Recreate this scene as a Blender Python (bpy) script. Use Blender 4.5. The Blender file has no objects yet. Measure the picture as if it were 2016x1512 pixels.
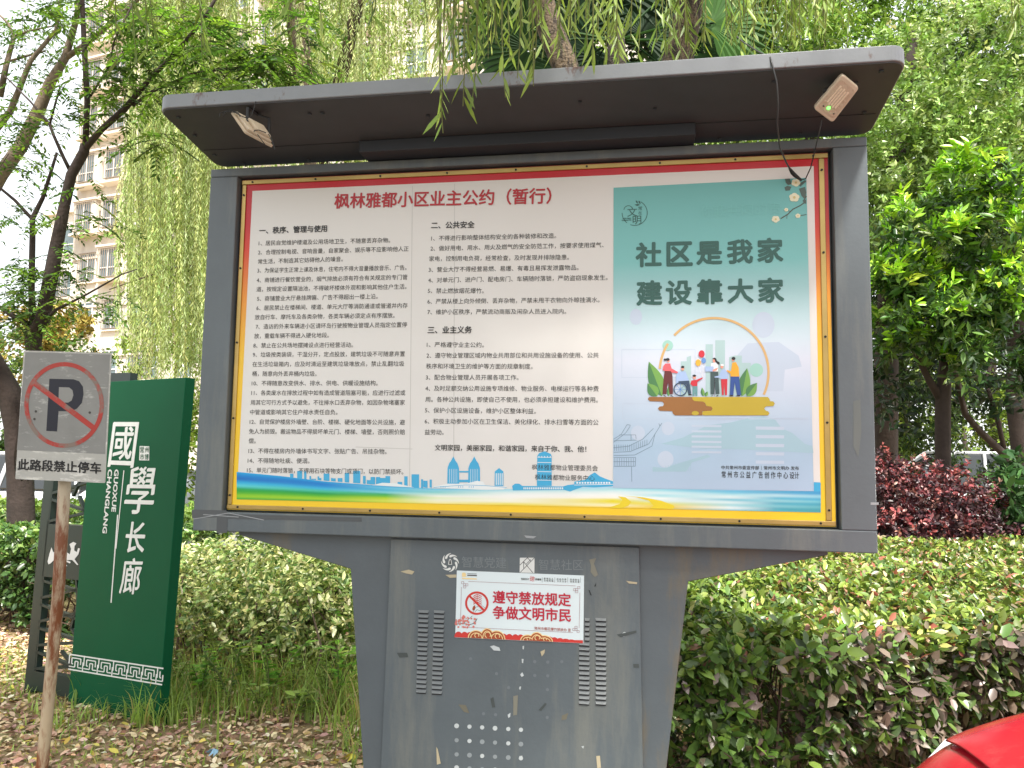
import bpy, bmesh, math, random
import numpy as np
from mathutils import Vector, Matrix
R = math.radians
scene = bpy.context.scene
# ------------------------------------------------------------------ camera
YAW, PITCH, ROLL = -.1673, .0894, .0148
CAM = np.array([.5031, -2.985, 1.55])
FPX = 1523.84                                   # focal length in pixels of a 2016 px wide frame
FW = np.array([math.sin(YAW)*math.cos(PITCH), math.cos(YAW)*math.cos(PITCH), math.sin(PITCH)])
_r = np.array([math.cos(YAW), -math.sin(YAW), 0.]); _u = np.cross(_r, FW)
RT = _r*math.cos(ROLL) + _u*math.sin(ROLL); UP = -_r*math.sin(ROLL) + _u*math.cos(ROLL)
cd = bpy.data.cameras.new('camera'); co = bpy.data.objects.new('camera', cd)
scene.collection.objects.link(co); scene.camera = co
co.matrix_world = Matrix(((RT[0], UP[0], -FW[0], CAM[0]), (RT[1], UP[1], -FW[1], CAM[1]), (RT[2], UP[2], -FW[2], CAM[2]), (0, 0, 0, 1)))
cd.sensor_width = 36; cd.lens = FPX/2016*36; cd.clip_start = .05; cd.clip_end = 2000
# ------------------------------------------------------------------ light
SUN_EL, SUN_AZ = 58, 152                        # degrees; azimuth from +Y towards +X
w = bpy.data.worlds.new('World'); scene.world = w; w.use_nodes = True
nt = w.node_tree; bg = nt.nodes['Background']
sky = nt.nodes.new('ShaderNodeTexSky'); sky.sky_type = 'NISHITA'; sky.sun_disc = False
sky.sun_elevation = R(SUN_EL); sky.sun_rotation = R(SUN_AZ); sky.dust_density = 4; sky.air_density = 1.5
bw = nt.nodes.new('ShaderNodeRGBToBW'); mx = nt.nodes.new('ShaderNodeMixRGB'); mx.inputs[0].default_value = .72
nt.links.new(sky.outputs[0], mx.inputs[1]); mx.inputs[2].default_value = (10.6, 10.8, 11.0, 1)   # thin bright cloud over the blue
nt.links.new(mx.outputs[0], bg.inputs[0]); bg.inputs[1].default_value = .078
sl = bpy.data.lights.new('sun', 'SUN'); sl.energy = 4.3; sl.angle = R(7); sl.color = (1, .95, .87)
so = bpy.data.objects.new('sun', sl); scene.collection.objects.link(so)
sd = Vector((math.sin(R(SUN_AZ))*math.cos(R(SUN_EL)), math.cos(R(SUN_AZ))*math.cos(R(SUN_EL)), math.sin(R(SUN_EL))))
so.rotation_euler = sd.to_track_quat('Z', 'Y').to_euler()
vs = scene.view_settings; vs.view_transform = 'Standard'; vs.look = 'None'; vs.exposure = 1.27; vs.gamma = 1
scene.cycles.max_bounces = 8; scene.cycles.transparent_max_bounces = 8; scene.cycles.use_denoising = True
# ------------------------------------------------------------------ helpers
rng = np.random.default_rng(7); random.seed(7)
def ray(px, py): return FW + (px-1008)/FPX*RT - (py-756)/FPX*UP
def atd(px, py, d): return CAM + ray(px, py)*d                       # point at a depth along the view axis
def aty(px, py, y): q = ray(px, py); return CAM + q*((y-CAM[1])/q[1])
def atz(px, py, z=0.): q = ray(px, py); return CAM + q*((z-CAM[2])/q[2])
class Plane:                                                         # a flat face a print lies on
    def __init__(s, o, n): s.o = np.array(o, float); s.n = np.array(n, float)/np.linalg.norm(n)
    def hit(s, p, off=0.):
        q = ray(*p); return CAM + q*(((s.o + s.n*off - CAM) @ s.n)/(q @ s.n))
def srgb(r, g, b):
    f = lambda c: c/12.92 if c <= .04045 else ((c+.055)/1.055)**2.4
    return (f(r/255), f(g/255), f(b/255))
_mats = {}
def mat(name, col, rough=.5, metal=0., spec=.5, bump=0., bscale=30., var=0., vscale=4., emit=0.):
    if name in _mats: return _mats[name]
    m = bpy.data.materials.new(name); m.use_nodes = True; t = m.node_tree; p = t.nodes['Principled BSDF']
    p.inputs['Base Color'].default_value = (*col, 1); p.inputs['Roughness'].default_value = rough
    p.inputs['Metallic'].default_value = metal; p.inputs['Specular IOR Level'].default_value = spec
    if emit: p.inputs['Emission Color'].default_value = (*col, 1); p.inputs['Emission Strength'].default_value = emit
    if bump or var:
        tc = t.nodes.new('ShaderNodeTexCoord'); n = t.nodes.new('ShaderNodeTexNoise'); n.inputs['Scale'].default_value = bscale; n.inputs['Detail'].default_value = 5
        t.links.new(tc.outputs['Object'], n.inputs['Vector'])
        if bump:
            b = t.nodes.new('ShaderNodeBump'); b.inputs['Strength'].default_value = bump; b.inputs['Distance'].default_value = .02
            t.links.new(n.outputs[0], b.inputs['Height']); t.links.new(b.outputs[0], p.inputs['Normal'])
        if var:
            n2 = t.nodes.new('ShaderNodeTexNoise'); n2.inputs['Scale'].default_value = vscale; n2.inputs['Detail'].default_value = 8; n2.inputs['Roughness'].default_value = .65
            t.links.new(tc.outputs['Object'], n2.inputs['Vector'])
            cr = t.nodes.new('ShaderNodeValToRGB'); cr.color_ramp.elements[0].position = .3; cr.color_ramp.elements[1].position = .7
            cr.color_ramp.elements[0].color = (*[c*(1-var) for c in col], 1); cr.color_ramp.elements[1].color = (*[min(1, c*(1+var)) for c in col], 1)
            t.links.new(n2.outputs[0], cr.inputs[0]); t.links.new(cr.outputs[0], p.inputs['Base Color'])
    _mats[name] = m; return m
def stained(name, base, stain, scale, lo, hi, rough=.5, stretch=(1, 1, 1), metal=0., bump=.0, var=.08):
    """paint with stains or rust of their own shape"""
    m = mat(name, base, rough, metal, bump=bump, bscale=60, var=var, vscale=3); t = m.node_tree; p = t.nodes['Principled BSDF']
    l = p.inputs['Base Color'].links[0].from_socket
    tc = t.nodes.new('ShaderNodeTexCoord'); mp = t.nodes.new('ShaderNodeMapping'); mp.inputs['Scale'].default_value = stretch
    n = t.nodes.new('ShaderNodeTexNoise'); n.inputs['Scale'].default_value = scale; n.inputs['Detail'].default_value = 9; n.inputs['Roughness'].default_value = .7
    t.links.new(tc.outputs['Object'], mp.inputs[0]); t.links.new(mp.outputs[0], n.inputs['Vector'])
    cr = t.nodes.new('ShaderNodeValToRGB'); cr.color_ramp.elements[0].position = lo; cr.color_ramp.elements[1].position = hi
    t.links.new(n.outputs[0], cr.inputs[0])
    x = t.nodes.new('ShaderNodeMixRGB'); t.links.new(cr.outputs[0], x.inputs[0]); t.links.new(l, x.inputs[1]); x.inputs[2].default_value = (*stain, 1)
    t.links.new(x.outputs[0], p.inputs['Base Color']); return m
def attr_mat(name, rough=.5, trans=0., spec=.4, bump=0., tcol=(1.15, 1.2, .55)):
    """colour from the mesh's own 'tint' attribute; trans = light let through (leaves)"""
    if name in _mats: return _mats[name]
    m = bpy.data.materials.new(name); m.use_nodes = True; t = m.node_tree; p = t.nodes['Principled BSDF']
    a = t.nodes.new('ShaderNodeAttribute'); a.attribute_name = 'tint'
    t.links.new(a.outputs['Color'], p.inputs['Base Color']); p.inputs['Roughness'].default_value = rough; p.inputs['Specular IOR Level'].default_value = spec
    if trans:
        tr = t.nodes.new('ShaderNodeBsdfTranslucent'); mul = t.nodes.new('ShaderNodeMixRGB'); mul.blend_type = 'MULTIPLY'; mul.inputs[0].default_value = 1
        mul.inputs[2].default_value = (*tcol, 1); t.links.new(a.outputs['Color'], mul.inputs[1]); t.links.new(mul.outputs[0], tr.inputs[0])
        ms = t.nodes.new('ShaderNodeMixShader'); ms.inputs[0].default_value = trans
        t.links.new(p.outputs[0], ms.inputs[1]); t.links.new(tr.outputs[0], ms.inputs[2]); t.links.new(ms.outputs[0], t.nodes['Material Output'].inputs[0])
    if bump:
        n = t.nodes.new('ShaderNodeTexNoise'); n.inputs['Scale'].default_value = 14; b = t.nodes.new('ShaderNodeBump'); b.inputs['Strength'].default_value = bump
        b.inputs['Distance'].default_value = .01; t.links.new(n.outputs[0], b.inputs['Height']); t.links.new(b.outputs[0], p.inputs['Normal'])
    _mats[name] = m; return m
def put(name, me, parent=None, smooth=False):
    o = bpy.data.objects.new(name, me); scene.collection.objects.link(o)
    if parent: o.parent = parent; o.matrix_parent_inverse = Matrix.Translation(-(parent.matrix_world.translation if parent.parent else parent.location))
    if smooth: me.polygons.foreach_set('use_smooth', [True]*len(me.polygons))
    return o
def tag(o, label=None, cat=None, group=None, kind=None):
    for k, v in (('label', label), ('category', cat), ('group', group), ('kind', kind)):
        if v: o[k] = v
    return o
def thing(name, label, cat, loc=(0, 0, 0), group=None):
    o = bpy.data.objects.new(name, None); scene.collection.objects.link(o); o.location = [float(c) for c in loc]; o.empty_display_size = .1
    return tag(o, label, cat, group)
class MB:
    """collects shapes for ONE mesh"""
    def __init__(s): s.v = []; s.f = []; s.m = []; s.c = []
    def add(s, vs, fs, m=0, c=None):
        b = len(s.v); s.v += [tuple(map(float, p)) for p in vs]; s.f += [tuple(b+i for i in q) for q in fs]; s.m += [m]*len(fs)
        s.c += [c or (1, 1, 1)]*len(vs)
    def box(s, x0, x1, y0, y1, z0, z1, m=0):
        s.add([(x, y, z) for x in (x0, x1) for y in (y0, y1) for z in (z0, z1)], [(0, 1, 3, 2), (4, 6, 7, 5), (0, 4, 5, 1), (2, 3, 7, 6), (0, 2, 6, 4), (1, 5, 7, 3)], m)
    def obox(s, o, ax, ay, az, m=0):                                  # a box from a corner and three edge vectors
        o, ax, ay, az = [np.array(q, float) for q in (o, ax, ay, az)]
        s.add([o+ax*i+ay*j+az*k for i in (0, 1) for j in (0, 1) for k in (0, 1)], [(0, 1, 3, 2), (4, 6, 7, 5), (0, 4, 5, 1), (2, 3, 7, 6), (0, 2, 6, 4), (1, 5, 7, 3)], m)
    def prism(s, poly, d, m=0):                                       # polygon of 3-D points pushed along d
        n = len(poly); P = [np.array(p, float) for p in poly]; d = np.array(d, float)
        s.add(P + [p+d for p in P], [tuple(range(n)), tuple(range(2*n-1, n-1, -1))] + [(i, i+n, (i+1) % n+n, (i+1) % n) for i in range(n)], m)
    def tube(s, pts, rad, n=8, m=0, cap=True):
        P = [np.array(p, float) for p in pts]; k = len(P); rad = [rad]*k if np.isscalar(rad) else list(rad); vs = []; ref = None
        for i in range(k):
            t = P[min(i+1, k-1)] - P[max(i-1, 0)]; t = t/(np.linalg.norm(t)+1e-9)
            if ref is None: ref = np.cross(t, (.31, .2, .93) if abs(t[2]) < .9 else (1, .1, 0))
            a = ref - t*(ref @ t); a /= np.linalg.norm(a)+1e-9; ref = a; b = np.cross(t, a)
            vs += [P[i] + rad[i]*(a*math.cos(2*math.pi*j/n) + b*math.sin(2*math.pi*j/n)) for j in range(n)]
        fs = [(i*n+j, i*n+(j+1) % n, (i+1)*n+(j+1) % n, (i+1)*n+j) for i in range(k-1) for j in range(n)]
        if cap: fs += [tuple(range(n-1, -1, -1)), tuple((k-1)*n+j for j in range(n))]
        s.add(vs, fs, m)
    def mesh(s, name, mats):
        me = bpy.data.meshes.new(name); me.from_pydata(s.v, [], s.f); me.update()
        for q in mats if isinstance(mats, (list, tuple)) else [mats]: me.materials.append(q)
        if any(s.m): me.polygons.foreach_set('material_index', s.m)
        return me
    def build(s, name, mats, parent=None, smooth=False, bevel=0, tint=False, fix=True):
        me = s.mesh(name, mats)
        if fix:
            b = bmesh.new(); b.from_mesh(me); bmesh.ops.recalc_face_normals(b, faces=b.faces); b.to_mesh(me); b.free()
        if tint:
            a = me.attributes.new('tint', 'FLOAT_COLOR', 'POINT'); a.data.foreach_set('color', np.c_[np.array(s.c), np.ones(len(s.c))].astype('f4').ravel())
        o = put(name, me, parent, smooth)
        if bevel: q = o.modifiers.new('bevel', 'BEVEL'); q.width = bevel; q.segments = 2; q.limit_method = 'ANGLE'; q.angle_limit = R(35)
        return o
# prints: flat ink laid on a Plane; coordinates are read off the photograph and land on that face
class Ink(MB):
    def __init__(s, plane, lift=.0012, tr=None): super().__init__(); s.p = plane; s.l = lift; s.q = 0; s.tr = tr or (lambda p: p)
    def pt(s, p, k=0): return s.p.hit(s.tr(p), s.l + k*.0004 + s.q*1.5e-6)   # each later stroke lies a hair above the one before
    def poly(s, pts, m=0, k=0, c=None): s.q += 1; s.add([s.pt(p, k) for p in pts], [tuple(range(len(pts)))], m, c)
    def disc(s, cx, cy, rx, ry=None, m=0, k=0, n=24): ry = ry or rx; s.poly([(cx+rx*math.cos(2*math.pi*i/n), cy+ry*math.sin(2*math.pi*i/n)) for i in range(n)], m, k)
    def ring(s, cx, cy, r, wd, a0=0, a1=360, m=0, k=0, n=48, ry=None):
        s.q += 1; ry = ry or r; A = [R(a0+(a1-a0)*i/n) for i in range(n+1)]
        o = [s.pt((cx+r*math.cos(a), cy-ry*math.sin(a)), k) for a in A]; q = [s.pt((cx+(r-wd)*math.cos(a), cy-(ry-wd)*math.sin(a)), k) for a in A]
        s.add(o+q, [(i, i+1, n+2+i, n+1+i) for i in range(n)], m)
    def line(s, pts, wd, m=0, k=0):
        for (x0, y0), (x1, y1) in zip(pts, pts[1:]):
            L = math.hypot(x1-x0, y1-y0) or 1; nx, ny = -(y1-y0)/L*wd/2, (x1-x0)/L*wd/2
            s.poly([(x0+nx, y0+ny), (x1+nx, y1+ny), (x1-nx, y1-ny), (x0-nx, y0-ny)], m, k)
_glyphs = {}
def glyphs(txt):
    if txt in _glyphs: return _glyphs[txt]
    c = bpy.data.curves.new('lettering', 'FONT'); c.body = txt; c.size = 1; c.resolution_u = 2; c.fill_mode = 'FRONT'
    o = bpy.data.objects.new('lettering', c); scene.collection.objects.link(o)
    me = bpy.data.meshes.new_from_object(o.evaluated_get(bpy.context.evaluated_depsgraph_get()))
    V = np.array([v.co[:] for v in me.vertices])[:, :2]; F = [tuple(p.vertices) for p in me.polygons]
    bpy.data.objects.remove(o); bpy.data.curves.remove(c); bpy.data.meshes.remove(me)
    _glyphs[txt] = (V, F); return V, F
def write(ink, txt, a, b, bold=0., em=None, m=0, k=1, up=None, mid=.38, shear=0.):
    """sets one line of lettering so that it runs from a to b (centre line) on the ink's plane"""
    V, F = glyphs(txt); A, B = ink.pt(a, k), ink.pt(b, k); x0, x1 = V[:, 0].min(), V[:, 0].max(); s = np.linalg.norm(B-A)/(x1-x0)
    e = (B-A)/np.linalg.norm(B-A); U = up if up is not None else np.cross(ink.p.n, e)
    if U[2] < 0 and up is None: U = -U
    em = em or s; y = V[:, 1]-mid
    for i, (dx, dy) in enumerate(strokes(bold)):
        ink.add(A + np.outer((V[:, 0]+dx-x0)*s + y*em*shear, e) + np.outer((y+dy)*em, U) + ink.p.n*(i*.00012), F, m)
def strokes(bold):
    """heavier lettering is the same outline inked again a little to each side"""
    d = max(0., bold)
    if d < .006: return [(0, 0)]
    if d < .018: return [(0, 0), (d, d*.6), (-d, -d*.6)]
    return [(0, 0)] + [(d*math.cos(a), d*math.sin(a)) for a in [i*math.pi/4+.2 for i in range(8)]]
# ================================================================== the notice board
steel = stained('grey_steel_paint', srgb(91, 99, 104), srgb(122, 124, 118), 6, .5, .78, .42, (1, 1, .14), bump=.04, var=.1)
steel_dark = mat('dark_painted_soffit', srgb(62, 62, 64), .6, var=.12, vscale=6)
steel_band = mat('blue_black_steel', srgb(34, 38, 46), .5, var=.1)
gold = mat('gold_trim', srgb(176, 150, 92), .35, .75, bump=.05, bscale=12, var=.15)
rust_edge = stained('fascia_paint', srgb(128, 132, 138), srgb(92, 66, 56), 3.6, .56, .61, .45, (1, 1, .5), bump=.03)
black = mat('black_rubber', (.012, .012, .013), .6)
board = thing('notice_board', 'large grey steel notice board with roof holding a white red-and-yellow bordered poster', 'notice board', (0, .15, 0))
XL, XR, ZT, ZB, PZ0, PZ1 = -1.334, 1.334, 2.7533, 1.2126, 1.30, 2.7087
h = MB()
h.box(XL, XR, 0, .26, PZ1+.008, ZT); h.box(XL, XR, 0, .26, ZB, PZ0-.008)
h.box(XL, -1.208, 0, .26, PZ0-.008, PZ1+.008); h.box(1.212, XR, 0, .26, PZ0-.008, PZ1+.008)
h.box(-1.208, 1.212, .052, .258, PZ0-.008, PZ1+.008)
housing = h.build('housing', steel, board, bevel=.004)
# canopy: a thin rounded tray, leaning up a little towards its front edge
def canopy_z(y): return 2.786 + (.06-y)*.145
cy0, cy1, cx0, cx1 = -.385, .06, -1.338, 1.362
def rounded(x0, x1, y0, y1, r, n=6):
    P = []
    for cx, cy, a in ((x1-r, y0+r, -90), (x1-r, y1-r, 0), (x0+r, y1-r, 90), (x0+r, y0+r, 180)):
        P += [(cx+r*math.cos(R(a+90*i/n)), cy+r*math.sin(R(a+90*i/n))) for i in range(n+1)]
    return P
def tray(x0, x1, y0, y1, r, z0, z1): return [(x, y, canopy_z(y)+z0) for x, y in rounded(x0, x1, y0, y1, r)], (0, 0, z1-z0)
c = MB(); c.prism(*tray(cx0, cx1, cy0, cy1, .05, 0, .053)); canopy = c.build('canopy', rust_edge, board, bevel=.003)
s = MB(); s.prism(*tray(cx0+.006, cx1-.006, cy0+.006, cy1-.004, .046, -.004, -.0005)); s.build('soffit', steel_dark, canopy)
for x_, y_ in ((-1.28, -.33), (-1.29, -.2), (-1.29, -.05), (-1.2, .03), (-.9, .03), (-.75, -.3), (-.70, -.3), (-.3, -.24), (.28, -.27), (.55, -.2), (.8, .03), (1.1, .02), (1.29, -.34), (1.3, -.1), (.95, -.32)):
    s = MB(); s.box(x_-.006, x_+.006, y_-.006, y_+.006, canopy_z(y_)-.0095, canopy_z(y_)-.0055)
    s.build('screw', steel_band, canopy)
s = MB(); yj = -.085
for a, b in ((cx0+.02, cx1-.02),): s.box(a, b, yj-.0015, yj+.0015, canopy_z(yj)-.0062, canopy_z(yj)-.0042)
s.build('seam', black, canopy)
b = MB(); b.box(-.628, .702, -.095, .2, ZT+.002, canopy_z(-.095)-.005); b.box(-.6, .68, .061, .22, ZT+.0025, canopy_z(.06)+.03)
b.build('neck_box', steel_band, board, bevel=.003)
# the post: a tapered body with wings under the board, a proud door panel and louvres
BY = .06
def bx(px, py, y=BY): q = aty(px, py, y); return (q[0], y, q[2])
L0 = bx(470, 1054); L1 = bx(690, 1120); L2 = bx(715, 1512); R0 = bx(1630, 1092); R1 = bx(1355, 1145); R2 = bx(1312, 1512)
kL = (L2[0]-L1[0])/(L2[2]-L1[2]); kR = (R2[0]-R1[0])/(R2[2]-R1[2])
pts = [(L0[0], BY, ZB-.002), (L0[0], BY, ZB-.018), L1, (L1[0]+kL*(0-L1[2]), BY, 0), (R1[0]+kR*(0-R1[2]), BY, 0), R1, (R0[0], BY, ZB-.018), (R0[0], BY, ZB-.002)]
p = MB(); p.prism(pts, (0, .18, 0)); post_steel = stained('post_paint', srgb(88, 95, 100), srgb(118, 104, 78), 2.6, .58, .74, .45, (1, 1, .22), bump=.04, var=.1)
post = p.build('post', post_steel, board, bevel=.003)
DY = .044
door_pts = [(-.492, DY, ZB-.012), (-.512, DY, .03), (.512, DY, .03), (.491, DY, ZB-.012)]
d = MB(); d.prism(door_pts, (0, BY-DY-.001, 0)); door = d.build('door_panel', steel, board, bevel=.002)
DP = Plane((0, DY, 0), (0, -1, 0))
LM = [mat('louvre_paint', srgb(112, 116, 118), .4), mat('louvre_slot', (.02, .02, .022), .8)]
def zz(x, y): return (660+x*740/2016, 1040+y*472/1286)               # a close-up crop of the post back to the photograph
for (xa, ya, xb, yb, n, wd) in ((474, 447, 461, 874, 18, 56), (558, 449, 545, 880, 18, 58), (1336, 490, 1335, 935, 18, 60), (1425, 490, 1425, 937, 18, 60)):
    lou = MB()
    for i in range(n):
        f = i/(n-1); xl_ = xa+(xb-xa)*f-wd/2; xl_ = max(xl_, 1337) if xa == 1336 and ya+(yb-ya)*f < 618 else xl_; q0 = DP.hit(zz(xl_, ya+(yb-ya)*f)); q1 = DP.hit(zz(xa+(xb-xa)*f+wd/2, ya+(yb-ya)*f+1))
        z = (q0[2]+q1[2])/2; x0, x1 = q0[0], q1[0]
        lou.add([(x0, DY, z+.006), (x1, DY, z+.006), (x1-.003, DY-.007, z-.003), (x0+.003, DY-.007, z-.003), (x1-.003, DY-.002, z-.0045), (x0+.003, DY-.002, z-.0045)],
                [(0, 1, 2, 3), (3, 2, 4, 5), (0, 3, 5), (1, 4, 2)])
        lou.add([(x0+.002, DY-.0008, z-.0045), (x1-.002, DY-.0008, z-.0045), (x1-.002, DY-.0008, z-.0095), (x0+.002, DY-.0008, z-.0095)], [(0, 1, 2, 3)], 1)
    lou.build('louvre_vent', LM, door, fix=False)
# lettering left on the door panel
k = Ink(DP); gh = mat('faded_lettering', srgb(114, 122, 126), .5); lm = mat('pale_logo', srgb(214, 216, 214), .4, var=.1, vscale=9); dk = mat('logo_line', srgb(60, 62, 62), .5)
def z6(x, y): return (860+x*.15873, 1070+y*.15873)
k.tr = lambda q: z6(*q)
write(k, '智慧党建', (310, 228), (862, 242), .012); k.build('faded_lettering', gh, door); k = Ink(DP); k.tr = lambda q: z6(*q); write(k, '智慧社区', (1262, 262), (1815, 268), -.012)
k.build('faded_lettering', gh, door)
k = Ink(DP); k.tr = lambda q: z6(*q)
for i in range(8):
    a = 2*math.pi*i/8 + .2; P = []
    for j in range(13):
        f = j/12; r = 62+50*f; t = a+.75*f; P.append((164+r*math.cos(t)*.99, 236+r*math.sin(t)*1.05))
    for j in range(13):
        f = 1-j/12; r = 60+50*f; t = a+.75*f-.62*math.sin(math.pi*min(1, .12+.8*f)); P.append((164+r*math.cos(t)*.99, 236+r*math.sin(t)*1.05))
    k.poly(P, 0, 0)
k.poly([(140, 262), (150, 205), (165, 188), (180, 205), (190, 262)], 0, 1); k.poly([(150, 255), (157, 212), (165, 200), (173, 212), (180, 255)], 1, 2)
k.build('emblem', [lm, dk], door); k = Ink(DP); k.tr = lambda q: z6(*q)
k.poly([(1030, 176), (1212, 176), (1210, 366), (1027, 360)], 0, 0)
for L in ([(1030, 268), (1125, 176)], [(1075, 225), (1190, 362)], [(1212, 176), (1035, 358)], [(1075, 225), (1078, 310)], [(1125, 176), (1165, 222)], [(1110, 255), (1165, 200)]): k.line(L, 7, 1, 1)
k.build('emblem', [lm, dk], door)
# peeled paint, tape scraps and pale dots on the door
SM = [mat('bare_white_primer', srgb(188, 194, 196), .6), mat('dull_primer', srgb(140, 147, 151), .6), mat('faint_primer', srgb(108, 115, 121), .6), mat('torn_paper', srgb(182, 170, 142), .8), mat('old_glue', srgb(124, 122, 110), .7), mat('grey_tape', srgb(70, 76, 76), .4), mat('dark_scratch', srgb(44, 48, 50), .6), mat('glue_stain', srgb(110, 106, 92), .6)]
_ns = [0]
def scrap(name, m, draw):
    _ns[0] += 1; k = Ink(DP, .0012+_ns[0]*4e-6); k.tr = lambda q: zz(*q); draw(k); k.build(name, SM[m], door)
for r_, y in enumerate((1060, 1137, 1213, 1284)):
    for c_, x in enumerate((651, 720, 788, 857, 928, 996)): scrap('primer_dot', 0 if (r_*2+c_) % 3 == 0 or r_ == 0 else 1, lambda k: k.disc(x, y+c_*4.2, 11.5 if (r_+c_) % 3 else 13, None, 0, 0, 12))
for x, y in ((726, 700), (865, 780), (795, 995), (860, 1000), (1070, 716), (1140, 718), (1140, 792), (1070, 790), (1137, 1015), (1138, 866), (1215, 716), (930, 855)): scrap('faint_dot', 2, lambda k: k.disc(x, y, 9, None, 0, 0, 10))
for P, m in (([(830, 634), (850, 628), (880, 640), (886, 658), (850, 655)], 0), ([(1005, 632), (1013, 630), (1011, 650), (1005, 648)], 0), ([(1000, 700), (1010, 702), (1008, 724), (1001, 722)], 0),
             ([(992, 785), (1003, 772), (1012, 790), (1000, 798)], 0), ([(988, 850), (997, 848), (993, 868), (986, 862)], 0), ([(925, 1000), (940, 990), (938, 1012), (928, 1018)], 0), ([(988, 1222), (1004, 1220), (1000, 1243), (984, 1238)], 0),
             ([(1100, 662), (1125, 650), (1122, 670), (1108, 688)], 3), ([(350, 232), (395, 222), (425, 232), (412, 248), (380, 242)], 3), ([(590, 250), (650, 248), (650, 264), (615, 266)], 3), ([(1560, 282), (1620, 290), (1618, 300), (1575, 296)], 3),
             ([(1528, 572), (1550, 556), (1580, 566), (1545, 582)], 0), ([(542, 1172), (550, 1185), (566, 1262), (545, 1268)], 3), ([(1400, 1222), (1420, 1220), (1425, 1286), (1405, 1286)], 3), ([(955, 900), (980, 896), (975, 1000), (955, 1005)], 4), ([(832, 915), (848, 905), (858, 960), (842, 962)], 5),
             ([(1090, 975), (1125, 937), (1135, 942), (1105, 980)], 5), ([(330, 668), (385, 668), (392, 690), (345, 694)], 5), ([(1598, 728), (1628, 728), (1630, 748), (1600, 748)], 5), ([(1510, 570), (1615, 548), (1616, 560), (1530, 585)], 5),
             ([(1362, 168), (1400, 160), (1388, 190), (1410, 250), (1392, 262), (1370, 235), (1372, 200)], 4), ([(1358, 330), (1364, 332), (1376, 360), (1368, 358)], 6), ([(1388, 312), (1400, 292), (1398, 312)], 6), ([(1320, 1170), (1334, 1168), (1330, 1182)], 0), ([(660, 945), (700, 948), (720, 992), (690, 985)], 7), ([(1215, 1005), (1250, 990), (1240, 1025), (1214, 1030)], 7)):
    scrap({3: 'paper_scrap', 4: 'glue_patch', 5: 'tape_scrap', 6: 'scratch', 7: 'glue_patch'}.get(m, 'paint_chip'), m, lambda k: k.poly(P, 0, 1))
# ------------------------------------------------------------------ the poster
PY = .03; PP = Plane((0, PY, 0), (0, -1, 0))
def paper(name, stops, axis='Z', lo=0., hi=1., rough=.34):
    """printed sheet whose ink runs through colours along one axis"""
    m = bpy.data.materials.new(name); m.use_nodes = True; t = m.node_tree; p = t.nodes['Principled BSDF']; p.inputs['Roughness'].default_value = rough
    tc = t.nodes.new('ShaderNodeTexCoord'); sx = t.nodes.new('ShaderNodeSeparateXYZ'); mr = t.nodes.new('ShaderNodeMapRange'); cr = t.nodes.new('ShaderNodeValToRGB')
    t.links.new(tc.outputs['Object'], sx.inputs[0]); t.links.new(sx.outputs[axis], mr.inputs[0]); mr.inputs[1].default_value = lo; mr.inputs[2].default_value = hi
    t.links.new(mr.outputs[0], cr.inputs[0]); t.links.new(cr.outputs[0], p.inputs['Base Color'])
    e = cr.color_ramp.elements; e[0].position = stops[0][0]; e[0].color = (*stops[0][1], 1); e[1].position = stops[-1][0]; e[1].color = (*stops[-1][1], 1)
    for q, col in stops[1:-1]: x = e.new(q); x.color = (*col, 1)
    n = t.nodes.new('ShaderNodeTexNoise'); n.inputs['Scale'].default_value = 3.5; n.inputs['Detail'].default_value = 4; b = t.nodes.new('ShaderNodeBump'); b.inputs['Strength'].default_value = .18; b.inputs['Distance'].default_value = .03
    t.links.new(tc.outputs['Object'], n.inputs['Vector']); t.links.new(n.outputs[0], b.inputs['Height']); t.links.new(b.outputs[0], p.inputs['Normal'])
    return m
border_m = paper('border_ink', [(0, srgb(240, 200, 40)), (.45, srgb(236, 190, 44)), (.62, srgb(232, 150, 44)), (.78, srgb(210, 60, 30)), (.86, srgb(190, 20, 30)), (1, srgb(188, 18, 30))], 'Z', PZ0, PZ1)
white_m = paper('poster_white', [(0, srgb(220, 218, 216)), (1, srgb(216, 213, 208))], 'Z', PZ0, PZ1)
b = MB(); b.box(-1.2, 1.2, PY, PY+.02, PZ0, PZ1); poster = b.build('poster', border_m, board)
k = Ink(PP, .0008); k.poly([(497, 376), (1602, 327), (1616, 1009), (466, 983)]); k.build('white_sheet', white_m, poster)
k = Ink(PP, .0012)
for L in ([(895, 362), (893, 990)], [(812, 366), (806, 988)], [(700, 880), (812, 884)]): k.line(L, 1.3)
k.build('paper_seam', mat('seam_grey', srgb(196, 194, 190), .4), poster)  # faint grey lines along the joins of the sheet
t = MB()
TW = .021
for x0, x1, z0, z1 in ((-1.2, 1.2, PZ1-.022, PZ1-.003), (-1.2, 1.2, PZ0+.003, PZ0+.021)): t.box(x0, x1, PY-.007, PY-.0005, z0, z1)
t.box(-1.197, -1.179, PY-.006, PY-.0006, PZ0+.022, PZ1-.023); t.box(1.166, 1.186, PY-.006, PY-.0006, PZ0+.022, PZ1-.023)
trim = t.build('gold_trim', gold, poster, bevel=.002)
scm = mat('dark_screw', (.03, .03, .03), .4, .8)
for x, z in [(-1.15+i*.287, z) for i in range(9) for z in (PZ1-.0125, PZ0+.012)] + [(x, PZ0+.06+i*.32) for i in range(5) for x in (-1.188, 1.176)]:
    t = MB(); t.tube([(x, PY-.0058, z), (x, PY-.0095, z)], .0045, 8); t.build('screw', scm, trim)
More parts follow.
